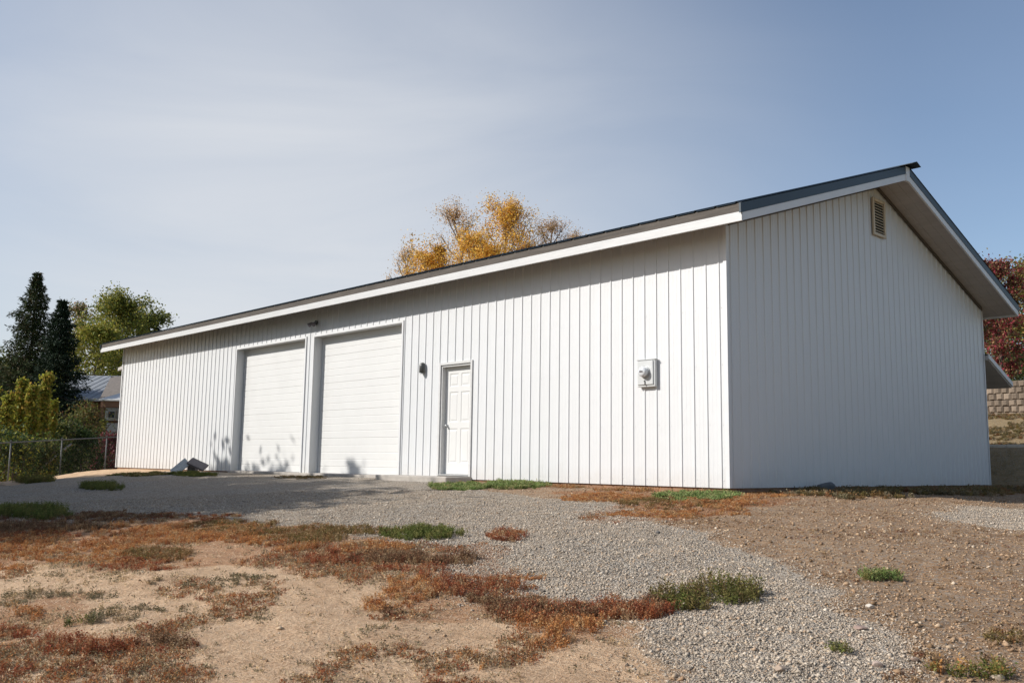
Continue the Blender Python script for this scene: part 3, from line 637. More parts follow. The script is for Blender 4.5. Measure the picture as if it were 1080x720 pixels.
# rake boards: white below, blue-grey metal above
for X0, X1, XM in ((OG-.035, OG, OG+.006), (-BL-OG, -BL-OG+.035, -BL-OG-.006)):
    mb = MB(); md = MB()
    for ya, yb in ((-OF_+.03, YM-.03), (BW+OR_-.03, YM+.03)):
        mb.prism([(X0, ya, zs(ya)), (X0, yb, zs(yb)), (X0, yb, zs(yb, .115)), (X0, ya, zs(ya, .115))], (0, 0, 0), (X1-X0, 0, 0))
        xa, xb_ = (X0+.01, XM) if X1 > 0 else (XM, X1-.01)
        ya2 = ya-.03*np.sign(yb-ya)-.03*np.sign(yb-ya)
        md.prism([(xa, ya2, zs(ya2, .117)), (xa, yb, zs(yb, .117)), (xa, yb, zs(yb, ROOF0-.012)), (xa, ya2, zs(ya2, ROOF0-.012))], (0, 0, 0), (xb_-xa, 0, 0))
    part('rake_board', mb, M['trim']); part('rake_flashing', md, M['roof'], rf)
# white block closing the peak
mb = MB(); mb.box((OG-.04, YM-.075, zs(YM)-.035), (OG+.012, YM+.075, zs(YM, ROOF0)-.03)); part('peak_block', mb, M['trim'], bevel=.006)
# eave fascia front and back
for sg, yo in ((-1, -OF_), (1, BW+OR_)):
    mb = MB(); ya, yb = sorted((yo, yo-sg*.032)); mb.box((-BL-OG-.001, ya, ZF), (OG+.001, yb, ZF+.098))
    ya, yb = sorted((yo-sg*.008, yo-sg*.034)); mb.box((-BL-OG, ya, ZF+.0985), (OG-.002, yb, ZF+.137))
    part('fascia', mb, M['fascia'], bevel=.003)
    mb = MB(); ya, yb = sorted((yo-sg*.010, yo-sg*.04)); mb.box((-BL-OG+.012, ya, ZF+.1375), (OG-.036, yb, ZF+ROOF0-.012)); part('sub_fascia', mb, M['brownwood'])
# soffits
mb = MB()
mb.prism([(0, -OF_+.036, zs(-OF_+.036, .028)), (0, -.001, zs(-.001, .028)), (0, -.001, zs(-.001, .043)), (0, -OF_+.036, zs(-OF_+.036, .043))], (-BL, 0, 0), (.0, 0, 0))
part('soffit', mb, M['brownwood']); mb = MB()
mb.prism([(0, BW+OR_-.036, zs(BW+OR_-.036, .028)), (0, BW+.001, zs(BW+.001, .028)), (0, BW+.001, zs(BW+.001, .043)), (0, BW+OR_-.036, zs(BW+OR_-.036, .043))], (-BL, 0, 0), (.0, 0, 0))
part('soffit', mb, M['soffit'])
for xa, xb_ in ((.001, OG-.037), (-BL-OG+.037, -BL-.001)):
    mb = MB()
    for ya, yb in ((-OF_+.05, YM), (BW+OR_-.05, YM)):
        n_ = 3; wd = (xb_-xa)/n_
        for i in range(n_):
            mb.prism([(xa+i*wd+.002, ya, zs(ya, .028)), (xa+i*wd+.002, yb, zs(yb, .028)), (xa+i*wd+.002, yb, zs(yb, .042)), (xa+i*wd+.002, ya, zs(ya, .042))], (0, 0, 0), (wd-.004, 0, 0))
        mb.prism([(xa, ya, zs(ya, .043)), (xa, yb, zs(yb, .043)), (xa, yb, zs(yb, .05)), (xa, ya, zs(ya, .05))], (0, 0, 0), (xb_-xa, 0, 0))
    part('soffit', mb, M['soffit'])
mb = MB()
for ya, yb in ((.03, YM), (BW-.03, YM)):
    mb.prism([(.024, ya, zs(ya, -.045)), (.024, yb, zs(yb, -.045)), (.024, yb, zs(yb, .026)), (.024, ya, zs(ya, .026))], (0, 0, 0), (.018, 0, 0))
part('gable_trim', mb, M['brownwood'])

# louvred gable vent
v = bpy.data.objects.new('gable_vent', None); COL.objects.link(v); v.parent = bld
y0, y1, z0, z1 = 4.76, 5.27, 4.545, 5.25
mb = MB()
for a, b in (((.02, y0, z0), (.055, y0+.055, z1)), ((.02, y1-.055, z0), (.055, y1, z1)), ((.02, y0+.056, z0), (.0548, y1-.056, z0+.055)), ((.02, y0+.056, z1-.055), (.0548, y1-.056, z1))): mb.box(a, b)
part('vent_frame', mb, M['vent'], v, bevel=.004)
mb = MB()
for i in range(11):
    z = z0+.085+i*(z1-z0-.15)/10.5
    mb.prism([(.046, y0+.057, z-.004), (.050, y0+.057, z), (.024, y0+.057, z+.030), (.020, y0+.057, z+.026)], (0, 0, 0), (0, y1-y0-.114, 0))
part('louvre', mb, M['vent'], v)
mb = MB(); mb.box((.0195, y0+.05, z0+.05), (.022, y1-.05, z1-.05)); part('vent_screen', mb, M['black'], v)

# wall lamp by the entry door
l = bpy.data.objects.new('wall_lamp', None); COL.objects.link(l); l.parent = bld
lx, lz = -7.0, 2.15
mb = MB(); mb.box((lx-.05, -.038, lz-.09), (lx+.05, -.019, lz+.09)); part('lamp_base', mb, M['darkmetal'], l, bevel=.006)
mb = MB()
prof = [(.058, -.105), (.066, -.09), (.066, .03), (.060, .07), (.043, .095), (.016, .108)]
V = []; n_ = 12
for r_, dz in prof: V += [(lx+r_*math.cos(math.pi*q/n_), -.039-r_*1.15*math.sin(math.pi*q/n_), lz+dz) for q in range(n_+1)]
Fs = [(i*(n_+1)+q, i*(n_+1)+q+1, (i+1)*(n_+1)+q+1, (i+1)*(n_+1)+q) for i in range(len(prof)-1) for q in range(n_)]
mb.add(V, Fs+[tuple(range((len(prof)-1)*(n_+1), len(prof)*(n_+1)))]); part('lamp_hood', mb, M['darkmetal'], l, smooth=True)
mb = MB(); mb.tube([(lx, -.078, lz-.12), (lx, -.078, lz-.06)], [.032, .036], 12); part('lamp_glass', mb, M['glass'], l)
# twin floodlight under the eave
l = bpy.data.objects.new('floodlight', None); COL.objects.link(l); l.parent = bld
fx, fz = -11.05, 3.47
mb = MB(); mb.tube([(fx, -.019, fz), (fx, -.045, fz)], .055, 12); mb.tube([(fx-.02, -.04, fz), (fx-.07, -.09, fz-.01)], .012, 6); mb.tube([(fx+.02, -.04, fz), (fx+.07, -.09, fz-.01)], .012, 6); part('lamp_base', mb, M['darkmetal'], l)
for sg in (-1, 1):
    mb = MB(); mb.tube([(fx+sg*.07, -.085, fz-.005), (fx+sg*.08, -.12, fz-.03), (fx+sg*.10, -.17, fz-.075)], [.022, .035, .055], 10); part('lamp_head', mb, M['scrapd'], l)

# electricity meter
mt = bpy.data.objects.new('electric_meter', None); COL.objects.link(mt); mt.parent = bld
a0, a1, b0, b1 = -1.575, -1.235, 1.495, 1.915
mb = MB(); mb.box((a0, -.075, b0), (a1, -.021, b1)); part('meter_box', mb, M['meterbox'], mt, bevel=.008)
mb = MB(); mb.box((a0+.012, -.093, b0+.035), (a1-.03, -.076, b1-.015)); part('box_cover', mb, M['meterbox'], mt, bevel=.005)
mb = MB(); mb.box((a0-.012, -.087, b1-.004), (a1+.012, -.02, b1+.012)); part('rain_cap', mb, M['meterbox'], mt, bevel=.003)
cx, cz = (a0+a1)/2-.01, 1.725
mb = MB(); mb.tube([(cx, -.092, cz), (cx, -.115, cz)], [.094, .094], 24); part('meter_ring', mb, M['galv'], mt)
mb = MB(); mb.tube([(cx, -.114, cz), (cx, -.165, cz), (cx, -.185, cz), (cx, -.193, cz)], [.083, .080, .068, .035], 24); part('meter_glass', mb, M['glass'], mt, smooth=True)
mb = MB(); mb.box((cx-.03, -.1985, cz-.012), (cx+.03, -.1935, cz+.012)); part('meter_register', mb, M['scrapd'], mt)
mb = MB(); mb.tube([(cx-.005, -.094, b0+.09), (cx-.005, -.105, b0+.09)], .012, 8); mb.box((cx-.01, -.099, b0+.03), (cx+.01, -.094, b0+.08)); part('latch', mb, M['darkmetal'], mt)

# lean-to on the back
lt = bpy.data.objects.new('lean_to', None); COL.objects.link(lt); lt.parent = bld
ya, yb, za, zb = BW+.03, BW+1.42, 2.70, 2.18
mb = MB(); mb.prism([(0, ya, za), (0, yb, zb), (0, yb, zb+.10), (0, ya, za+.10)], (-9.0, 0, 0), (.085, 0, 0)); part('lean_to_roof', mb, M['soffit'], lt)
mb = MB(); mb.prism([(0, ya, za+.03), (0, yb+.02, zb+.03), (0, yb+.02, zb+.13), (0, ya, za+.13)], (.0855, 0, 0), (.110, 0, 0)); part('rake_board', mb, M['trim'], lt)
mb = MB(); mb.prism([(0, ya, za+.105), (0, yb+.04, zb+.105), (0, yb+.04, zb+.135), (0, ya, za+.135)], (-9.0, 0, 0), (.085, 0, 0)); part('roof_sheet', mb, M['roof'], lt)
mb = MB(); mb.box((-8.8, BW+.031, -.1), (-.30, BW+.6, 2.3)); part('wall', mb, M['siding'], lt)
# small awning on the far end wall
aw = bpy.data.objects.new('side_awning', None); COL.objects.link(aw); aw.parent = bld
mb = MB(); mb.prism([(-BL-.03, .10, 3.20), (-BL-.70, .10, 3.12), (-BL-.70, .10, 3.22), (-BL-.03, .10, 3.30)], (0, 0, 0), (0, 1.6, 0)); part('awning_roof', mb, M['soffit'], aw)

# ------------------------------------------------------------------ small things at the foot of the building
mb = MB(); mb.box((-7.68, -.62, -.32), (-5.50, .012, .045))
step = mb.build('doorstep', M['concrete'], bevel=.015); tag(step, 'low concrete doorstep slab in front of the white entry door', 'step')
def rock(name, c, size, label, cat='rock', m=None, seed=0):
    import bmesh
    bm = bmesh.new(); bmesh.ops.create_icosphere(bm, subdivisions=3, radius=1); rg = np.random.default_rng(seed)
    dirs = rg.normal(size=(9, 3)); dirs /= np.linalg.norm(dirs, axis=1)[:, None]; dd = rg.uniform(.5, .85, 9)
    for v_ in bm.verts:
        p = np.array(v_.co)
        for q, t_ in zip(dirs, dd):
            e_ = p@q - t_
            if e_ > 0: p = p - q*e_*.85
        v_.co = p*np.array(size)
    me = bpy.data.meshes.new(name); bm.to_mesh(me); bm.free()
    o = link(name, me, m or M['rock']); o.location = c; o.rotation_euler = (0, 0, rg.uniform(0, 6)); return tag(o, label, cat)
rock('rock', (.27, 2.28, -.03), (.14, .16, .14), 'dark blue grey stone at the foot of the shaded gable wall', seed=3)
for i, (u_, v_, sc_, lab) in enumerate([(592,563,.0,''), (312,676,0,''), (694,563,.045,'small dark stone on the gravel below the meter'), (918,645,.05,'pale stone on the brown dirt beside the gravel edge'), (824,716,.055,'rounded tan stone at the bottom edge on gravel'), (908,666,.075,'flat reddish flake of rock at the gravel edge'), (1052,716,.06,'tan stone among green weeds in the lower right corner'), (925,706,.05,'pinkish stone near the bottom right of the gravel'), (458,686,.02,'tiny dark stone on the tan straw slope'), (965,700,.04,'brown stone left of the lower right weeds')]):
    if not lab: continue
    p = ground_at(u_, v_); z_ = float(terrain(p[0], p[1])); sc_ = sc_*.62
    mcol = mat('stone_%s' % ['dark','pale','tan','red','sand','pink','black','brown'][i-2], [(.13,.12,.11),(.58,.52,.44),(.40,.30,.22),(.36,.25,.20),(.45,.36,.27),(.44,.34,.28),(.08,.07,.06),(.28,.20,.15)][i-2], .9, vary=.3, scale=20, bump=.5)
    rock('rock', (p[0], p[1], z_+sc_*.25), (sc_, sc_*.8, sc_*(.25 if 'flat' in lab else .6)), lab, m=mcol, seed=20+i)
# two scrap boards propped against each other
def board(c0, c1, wdir, wid, thick, m, label):
    c0, c1, wdir = [np.array(q, float) for q in (c0, c1, wdir)]; ax = c1-c0; L_ = np.linalg.norm(ax)/2
    mb = MB(); nz = np.cross(ax, wdir); wd = np.cross(nz, ax); mb.obox((c0+c1)/2, ax, wd, nz, (L_, wid/2, thick/2))
    return tag(mb.build('scrap_board', m, bevel=.006), label, 'board', 'scrap boards by the wall')
g0 = ground_at(182, 499); D0 = float((g0-CAM)@fw)
hrz = rt*np.array([1, 1, 0])
board(g0, at(198, 486, D0+.15), hrz*.42-fw*.35+np.array([0, 0, -.42]), .27, .03, M['scrapw'], 'pale weathered board leaning up to the right by the left garage door')
board(at(200, 485.5, D0+.1), at(217, 493.5, D0+.1), -fw*1.0+np.array([0, 0, -.34]), .34, .055, M['scrapd'], 'dark grey board slanting down to the right beside the pale board')
tag(MB().obox(at(203, 497, D0+.3), hrz, fw*np.array([1, 1, 0]), (0, 0, 1), (.10, .12, .16)).build('scrap_block', M['scrapd'], bevel=.01), 'small dark block hidden under the two propped boards', 'block')

# ------------------------------------------------------------------ chain-link fence on the left
fe = thing('chain_link_fence', 'grey chain link fence with pipe top rail left of the white building', 'fence', (-23.3, -2.0, float(terrain(-23.3, -2.0))))
fo = np.array(fe.location)
A = at(-40, 469.5, 25.6); B_ = at(0, 467, 27.0); C_ = at(126, 460.5, 31.8); Dp = C_ + (C_-B_)*.6
pts = [A, B_, C_, Dp]
rail = MB(); rail.tube([p-fo for p in pts], .019, 8); rail.build('top_rail', M['fence'], fe, smooth=True)
segs = [(A, B_), (B_, C_), (C_, Dp)]
wire = MB()
for a, b in segs:
    L_ = np.linalg.norm((b-a)[:2]); n_ = int(L_/.11); d = (b-a)/L_
    H = 1.12
    nrm = np.cross(d, (0, 0, 1)); nrm /= np.linalg.norm(nrm)
    for i in range(-10, n_):
        for sg in (1, -1):
            s0 = i*.11; s1 = s0+H
            c0, c1 = max(s0, 0), min(s1, L_)
            if c1 <= c0: continue
            f0, f1 = (c0-s0)/H, (c1-s0)/H
            if sg == -1: f0, f1 = 1-f0, 1-f1
            p0 = a+d*c0+np.array([0, 0, -H+H*f0]); p1 = a+d*c1+np.array([0, 0, -H+H*f1])
            ww = .0010; upv = np.array([0, 0, ww*1.4])
            wire.add([p0-fo-upv, p0-fo+upv, p1-fo+upv, p1-fo-upv], [(0, 1, 2, 3)])
wire.build('wire_mesh', M['fence'], fe)
for t_ in np.linspace(0, 1, 3)[:]:
    p = B_+(C_-B_)*(.08+t_*.80); zb_ = float(terrain(p[0], p[1]))-.3
    q = MB(); q.tube([p-fo+np.array([0, 0, .03]), np.array([p[0], p[1], zb_])-fo], .022, 8); q.tube([p-fo+np.array([0, 0, .03]), p-fo+np.array([0, 0, .07])], [.036, .01], 8); q.build('post', M['fence'], fe, smooth=True)
a, b = at(44, 493, 30.5), at(75, 468, 33)
mb = MB(); mb.tube([a, (a+b)/2+(0, 0, .02), b], [.045, .04, .035], 7)
tag(mb.build('leaning_pole', M['palebark'], smooth=True), 'grey pole leaning diagonally behind the chain link fence', 'pole')
a, b = at(82, 476, 36), at(140, 472.5, 38)
pf = thing('rail_fence', 'weathered low rail fence in front of the brown house', 'fence', tuple(a*0+np.array([a[0], a[1], -1.4]))); po = np.array(pf.location)
for dz in (0, -.45):
    mb = MB(); mb.tube([a-po+(0, 0, dz), b-po+(0, 0, dz)], .04, 6); mb.build('rail', M['palebark'], pf)
for t_ in (0, .5, 1.0):
    p = a+(b-a)*t_; mb = MB(); mb.tube([p-po+(0, 0, .1), np.array([p[0], p[1], -1.6])-po], .06, 6); mb.build('post', M['palebark'], pf)

# ------------------------------------------------------------------ house at the left, seen past the building
hr = np.array([math.cos(YAW), math.sin(YAW), 0]); hf = np.array([-math.sin(YAW), math.cos(YAW), 0])
def hpt(a, d, z): return np.array([CAM[0], CAM[1], 0]) + hr*a + hf*d + np.array([0, 0, z])
hs = thing('house', 'brown house with grey metal roof and white porch roof behind the fence', 'house', tuple(hpt(-18, 50, -1.5))); ho = np.array(hs.location)
def hbox(name, a0, a1, d0, d1, z0, z1, m, parent=hs):
    mb = MB(); mb.obox(hpt((a0+a1)/2, (d0+d1)/2, (z0+z1)/2)-ho, hr, hf, (0, 0, 1), ((a1-a0)/2, (d1-d0)/2, (z1-z0)/2)); return mb.build(name, m, parent)
hbox('wall', -23.2, -10, 46.6, 55.5, -1.8, 3.12, M['hbrown'])
def hroof(name, quads, m, th=.12):
    mb = MB()
    for q in quads:
        P = [hpt(*p)-ho for p in q]; mb.add(P+[p-np.array([0, 0, th]) for p in P], [(0, 1, 2, 3), (7, 6, 5, 4), (0, 4, 5, 1), (1, 5, 6, 2), (2, 6, 7, 3), (3, 7, 4, 0)])
    return mb
rfh = hroof('roof', [((-24, 46, 3.20), (-9, 46, 3.20), (-9, 51, 4.80), (-24, 51, 4.80)), ((-9, 56, 3.20), (-24, 56, 3.20), (-24, 51, 4.80), (-9, 51, 4.80))], None)
rfo = rfh.build('roof', M['hroof'], hs)
mb = MB()
for i in range(38):
    a = -23.9+i*.4
    P = [hpt(a, 46, 3.21)-ho, hpt(a+.04, 46, 3.21)-ho, hpt(a+.04, 51, 4.81)-ho, hpt(a, 51, 4.81)-ho]; mb.add(P+[p+np.array([0, 0, .012]) for p in P], [(0, 1, 5, 4), (1, 2, 6, 5), (3, 0, 4, 7), (4, 5, 6, 7)])
mb.build('roof_seam', M['hroof'], rfo)
hroof('r', [((-19.5, 43.6, 3.03), (-9, 43.6, 3.03), (-9, 46.2, 4.36), (-20.15, 46.2, 4.36))], None, .1).build('roof', M['hshingle'], hs)
hroof('r', [((-18.8, 42.0, 2.94), (-15, 42.0, 2.94), (-15, 43.5, 3.35), (-18.4, 43.5, 3.35))], None, .07).build('porch_roof', M['hwhite'], hs)
hbox('porch_beam', -18.75, -15, 42.1, 42.25, 2.58, 2.86, M['hbrown'])
hbox('porch_post', -18.72, -18.6, 42.15, 42.3, -1.8, 2.57, M['hbrown'])
hbox('porch_post', -16.4, -16.25, 42.15, 42.3, -1.8, 2.57, M['hbrown'])
hbox('wall_panel', -20.6, -15, 46.5, 46.595, 2.15, 2.78, M['hwhite'])
hbox('wall_panel', -20.5, -15, 46.5, 46.594, 1.2, 2.02, M['hwhite'])
wn = hbox('window', -20.3, -19.9, 46.42, 46.495, 2.25, 2.65, M['hwhite'])
w2 = hbox('pane', -20.25, -19.95, 46.40, 46.418, 2.30, 2.60, M['pane'], wn)
hbox('deck', -19.4, -15, 42.3, 46.4, -.15, .0, M['brownwood'])
for i in range(9):
    a = -19.3+i*.5; hbox('baluster', a, a+.05, 42.16, 42.21, 0.0, .9, M['brownwood'])
hbox('handrail', -19.3, -15, 42.12, 42.24, .9, .98, M['hwhite'])

# ------------------------------------------------------------------ retaining wall and kerb behind
rw = []; VS, FS, CS = [], [], []
k = 0; rg = np.random.default_rng(8); zb0 = float(terrain(4, 19.9, False))-.1
wl = MB(); cols = []
for j in range(7):
    z0 = zb0+j*.20; xo = (j % 2)*.15-8
    for i in range(130):
        x0 = xo+i*.22; d = rg.uniform(0, .035); c_ = np.array([.22, .17, .125])*rg.uniform(.75, 1.2)
        x1 = x0+.213; yb_ = 20.0+j*.02
        P = [(x0, yb_, z0), (x1, yb_, z0), (x1, yb_, z0+.19), (x0, yb_, z0+.19), (x0+.06, yb_-.035-d, z0+.03), (x1-.06, yb_-.035-d, z0+.03), (x1-.06, yb_-.035-d, z0+.165), (x0+.06, yb_-.035-d, z0+.165),
             (x0, yb_+.22, z0), (x1, yb_+.22, z0), (x1, yb_+.22, z0+.19), (x0, yb_+.22, z0+.19)]
        P = [tuple(np.array(p)+rg.uniform(-.008, .008, 3)) for p in P]
        wl.add(P, [(4,5,6,7),(0,1,5,4),(1,2,6,5),(2,3,7,6),(3,0,4,7),(3,2,10,11),(0,3,11,8),(1,9,10,2)]); cols += [c_*rg.uniform(.9, 1.1)]*12
me = bpy.data.meshes.new('retaining_wall'); me.from_pydata(wl.v, [], wl.f)
a_ = me.attributes.new('col', 'FLOAT_COLOR', 'POINT'); a_.data.foreach_set('color', np.concatenate([np.array(cols), np.ones((len(cols), 1))], 1).astype(np.float32).ravel())
tag(link('retaining_wall', me, M['block']), 'grey brown stacked block retaining wall on the slope behind the building', 'wall')
mb = MB(); kz = float(terrain(0, 13.05, False))
for i in range(24): mb.box((-9+i*1.2, 13.0+rg.uniform(-.02, .02), kz-.25), (-9+i*1.2+1.19, 13.18, kz+.06+rg.uniform(-.01, .01)))
tag(mb.build('kerb', mat('pale_kerb', (.62, .56, .46), .9, vary=.25, scale=5, bump=.4), bevel=.01), 'pale concrete edging along the top of the shaded bank', 'edging')

# ------------------------------------------------------------------ trees
def leaves(P, size, pal, rg, flat=0.0, jitter=.3, aspect=.6):
    n = len(P); v1 = rg.normal(size=(n, 3)); v1[:, 2] -= flat; v1 /= np.linalg.norm(v1, axis=1)[:, None]
    v2 = np.cross(v1, rg.normal(size=(n, 3))); v2 /= np.linalg.norm(v2, axis=1)[:, None]
    l = size*rg.uniform(.6, 1.35, (n, 1)); wv = l*aspect*.5
    V = np.stack([P, P+v1*l*.5+v2*wv, P+v1*l, P+v1*l*.5-v2*wv], 1).reshape(-1, 3)
    pal = np.array(pal); C = pal[rg.integers(0, len(pal), n)]*rg.uniform(1-jitter, 1+jitter, (n, 1))
    return V, np.repeat(C, 4, 0)
def deciduous(name, base, H, R, pal, seed, label, group, n_leaf=9000, size=.14, crown0=.25, bark='bark', shape='round', clump=.34, nl=24, sub=7, trunk_r=None, upright=.5):
    rg = np.random.default_rng(seed); base = np.array(base, float)
    t = thing(name, label, 'tree', tuple(base), group)
    tb = MB(); tr = trunk_r or H*.016
    tp = [np.array([rg.normal(0, .012*H)*(i/8), rg.normal(0, .012*H)*(i/8), H*.93*i/8]) for i in range(9)]
    tb.tube(tp, [tr*(1-.88*i/8)+.004 for i in range(9)], 8)
    tips = []; wts = []
    for i in range(nl):
        f = crown0*.8 + (1-crown0*.8)*((i+.5)/nl)**.9; f = min(f, .97)
        p0 = np.array([np.interp(f*H, [q[2] for q in tp], [q[k_] for q in tp]) if k_ < 2 else min(f*H, H*.93) for k_ in range(3)])
        a = i*2.4+rg.uniform(-.4, .4)
        g_ = (f-crown0)/(1-crown0)
        if shape == 'round': prof = math.sqrt(max(.05, 1-(2*g_-.85)**2)) if g_ > 0 else .55
        elif shape == 'cone': prof = max(.12, 1-g_*.92)
        else: prof = .6+.4*math.sin(math.pi*min(1, max(0, g_+.1)))*1.0
        Lb = R*prof*rg.uniform(.72, 1.12)
        upw = upright*rg.uniform(.7, 1.3)+.5*g_
        d = np.array([math.cos(a), math.sin(a), upw]); d /= np.linalg.norm(d)
        p1 = p0 + d*Lb*.55 + rg.normal(0, .05*Lb, 3); p2 = p1 + (d+np.array([0, 0, .25]))*Lb*.5 + rg.normal(0, .06*Lb, 3)
        r_ = tr*.42*(1-f*.6)
        tb.tube([p0, p1, p2], [r_, r_*.55, .006], 5, cap=False)
        for j in range(sub):
            s_ = rg.uniform(.3, 1.0); q0 = p0+(p1-p0)*min(1, s_*2) if s_ < .5 else p1+(p2-p1)*(s_-.5)*2
            dd = rg.normal(size=3)*.8+d*1.0; dd[2] += .35; dd /= np.linalg.norm(dd); q1 = q0+dd*Lb*rg.uniform(.22, .5)
            tb.tube([q0, (q0+q1)/2+rg.normal(0, .03*Lb, 3), q1], [r_*.35+.003, r_*.22+.002, .003], 4, cap=False)
            for _ in range(3):
                e_ = q0+(q1-q0)*rg.uniform(.4, 1)+rg.normal(0, .13*Lb, 3)
                tb.tube([q0+(q1-q0)*.6, e_+np.array([0, 0, .08*Lb])], [.006, .0022] if bark == 'palebark' else [.008, .003], 3, cap=False)
                tips.append(e_)
        tips.append(p2)
    tips = np.array(tips)
    tb.build('trunk', M[bark], t)
    ci = rg.choice(len(tips), n_leaf, p=None); w_ = rg.random(len(tips))**1.2+.25; w_ /= w_.sum(); ci = rg.choice(len(tips), n_leaf, p=w_)
    cs = R*clump*rg.uniform(.5, 1.3, len(tips))
    P = tips[ci] + rg.normal(0, 1, (n_leaf, 3))*cs[ci][:, None]*np.array([.34, .34, .30])*np.clip(1+.0*cs[ci][:, None], 0, 1)
    P = P[P[:, 2] > H*crown0*.5]
    tint = rg.uniform(.72, 1.25, (len(tips), 1))*np.ones((1, 3)); 
    V, C = leaves(P, size, pal, rg)
    k_ = min(len(P), len(ci)); 
    npmesh('crown', V, np.arange(len(V)).reshape(-1, 4), M['leaf'], t, C)
    return t
def conifer(base, H, R, pal, seed, label, group=None, dens=1.0, needle=.16, crown0=.04, cat='tree'):
    rg = np.random.default_rng(seed); t = thing('spruce_tree', label, cat, tuple(base), group)
    tb = MB(); tb.tube([(0, 0, -.3), (.02, 0, H*.5), (0, .01, H*.985)], [H*.018, H*.010, .012], 8)
    PV = []; PD = []
    nw = int(H*4.6)
    for i in range(nw):
        f = crown0+(1-crown0)*(i/nw); z = f*H; Lw = R*(1-f)**.95*rg.uniform(.72, 1.18)+.05
        nb = rg.integers(6, 9)
        a0 = rg.uniform(0, 6.28)
        for b in range(nb):
            a = a0+b*2*math.pi/nb+rg.uniform(-.25, .25); L_ = Lw*rg.uniform(.55, 1.25)
            droop = -.28*(1-f)-.08+ .5*max(0, f-.75)
            p0 = np.array([0, 0, z]); dirh = np.array([math.cos(a), math.sin(a), 0])
            p1 = p0+dirh*L_*.55+np.array([0, 0, droop*L_*.6]); p2 = p0+dirh*L_+np.array([0, 0, droop*L_*.75+.06*L_])
            tb.tube([p0, p1, p2], [.012+.008*L_, .007+.004*L_, .004], 4, cap=False)
            n_ = int((30+75*L_)*dens); s_ = rg.random(n_)**.75
            q = np.where((s_ < .55)[:, None], p0+(p1-p0)*(s_/.55)[:, None], p1+(p2-p1)*((s_-.55)/.45)[:, None])
            wdt = .05+.17*L_*(1-s_*.75)
            side = np.array([-math.sin(a), math.cos(a), 0])
            q = q + side*(rg.normal(0, 1, n_)*wdt)[:, None] + np.stack([0*s_, 0*s_, -abs(rg.normal(0, .06+.05*L_, n_))], -1)
            PV.append(q); dd = dirh*.7+rg.normal(0, .5, (n_, 3)); dd[:, 2] -= .25; PD.append(dd)
    P = np.concatenate(PV); Dd = np.concatenate(PD); Dd /= np.linalg.norm(Dd, axis=1)[:, None]; n_ = len(P)
    v2 = np.cross(Dd, rg.normal(size=(n_, 3))); v2 /= np.linalg.norm(v2, axis=1)[:, None]
    l = needle*rg.uniform(.6, 1.4, (n_, 1)); wv = l*.13
    V = np.stack([P, P+Dd*l*.5+v2*wv, P+Dd*l, P+Dd*l*.5-v2*wv], 1).reshape(-1, 3)
    pal = np.array(pal); C = np.repeat(pal[rg.integers(0, len(pal), n_)]*rg.uniform(.7, 1.3, (n_, 1)), 4, 0)
    tb.build('trunk', M['bark'], t); npmesh('crown', V, np.arange(len(V)).reshape(-1, 4), M['needle'], t, C)
    return t
def base_top(u, vtop, D, zbase=None):
    p = at(u, vtop, D); zb_ = float(terrain(p[0], p[1], False)) if zbase is None else zbase
    return (p[0], p[1], zb_), p[2]-zb_
CG = [(.035,.055,.02),(.022,.038,.015),(.060,.075,.024),(.075,.06,.028)]
CG2 = [(.020,.034,.018),(.028,.045,.022),(.015,.026,.014)]
YG = [(.28,.28,.045),(.21,.23,.04),(.36,.32,.06),(.15,.18,.03),(.42,.34,.07)]
YB = [(.34,.34,.05),(.26,.28,.045),(.44,.38,.07),(.15,.18,.03),(.42,.27,.06)]
OL = [(.10,.12,.03),(.15,.16,.04),(.07,.09,.025),(.20,.18,.05)]
GOLD = [(.80,.46,.07),(.72,.38,.055),(.85,.58,.12),(.56,.27,.05),(.66,.44,.09)]
PINK = [(.50,.33,.20),(.58,.40,.24),(.42,.25,.15),(.62,.42,.16)]
DKO = [(.22,.11,.04),(.15,.10,.035),(.30,.17,.05)]
REDL = [(.26,.035,.05),(.18,.035,.04),(.32,.08,.07),(.14,.07,.03),(.28,.16,.08),(.16,.13,.05)]
ORG = [(.24,.20,.05),(.32,.18,.05),(.15,.15,.04),(.38,.24,.06)]
b, h = base_top(40, 284, 47); conifer(b, h, 3.4, CG, 1, 'tallest dark spruce behind the fence at the far left', 'dark spruces at the left', dens=1.2)
b, h = base_top(67, 313, 43); conifer(b, h, 2.7, CG2, 2, 'narrower black green spruce in front of the tallest one, beside the grey roof', 'dark spruces at the left', dens=1.3)
b, h = base_top(-8, 350, 50); conifer(b, h, 2.4, CG, 3, 'spruce cut off by the left edge of the picture', 'dark spruces at the left')
b, h = base_top(166, 343, 66); conifer(b, h, 2.2, CG2, 4, 'small dark spruce tip showing just above the left end of the roof', 'dark spruces at the left')
b, h = base_top(130, 317, 62); deciduous('broadleaf_tree', b, h, 2.7, YG+OL[:2], 5, 'rounded yellow green tree behind the left end of the roof', 'green trees behind the left end', 26000, .15, upright=1.1, nl=30)
b, h = base_top(103, 345, 58); deciduous('broadleaf_tree', b, h, 2.3, YG, 6, 'lower bright yellow green tree between spruce and roof end', 'green trees behind the left end', 12000, .17)
b, h = base_top(86, 320, 64); deciduous('broadleaf_tree', b, h, 1.8, PINK[:2]+OL, 7, 'slender pale leaved tree just right of the dark spruces', 'green trees behind the left end', 4500, .16, upright=1.2)
b, h = base_top(154, 330, 66); deciduous('broadleaf_tree', b, h, 2.4, OL+YG[:2], 8, 'olive green tree directly behind the roof corner', 'green trees behind the left end', 11000, .18)
b, h = base_top(22, 402, 60); deciduous('broadleaf_tree', b, h, 3.6, OL, 81, 'dark olive tree filling the gap under the spruces', 'green trees behind the left end', 14000, .2)
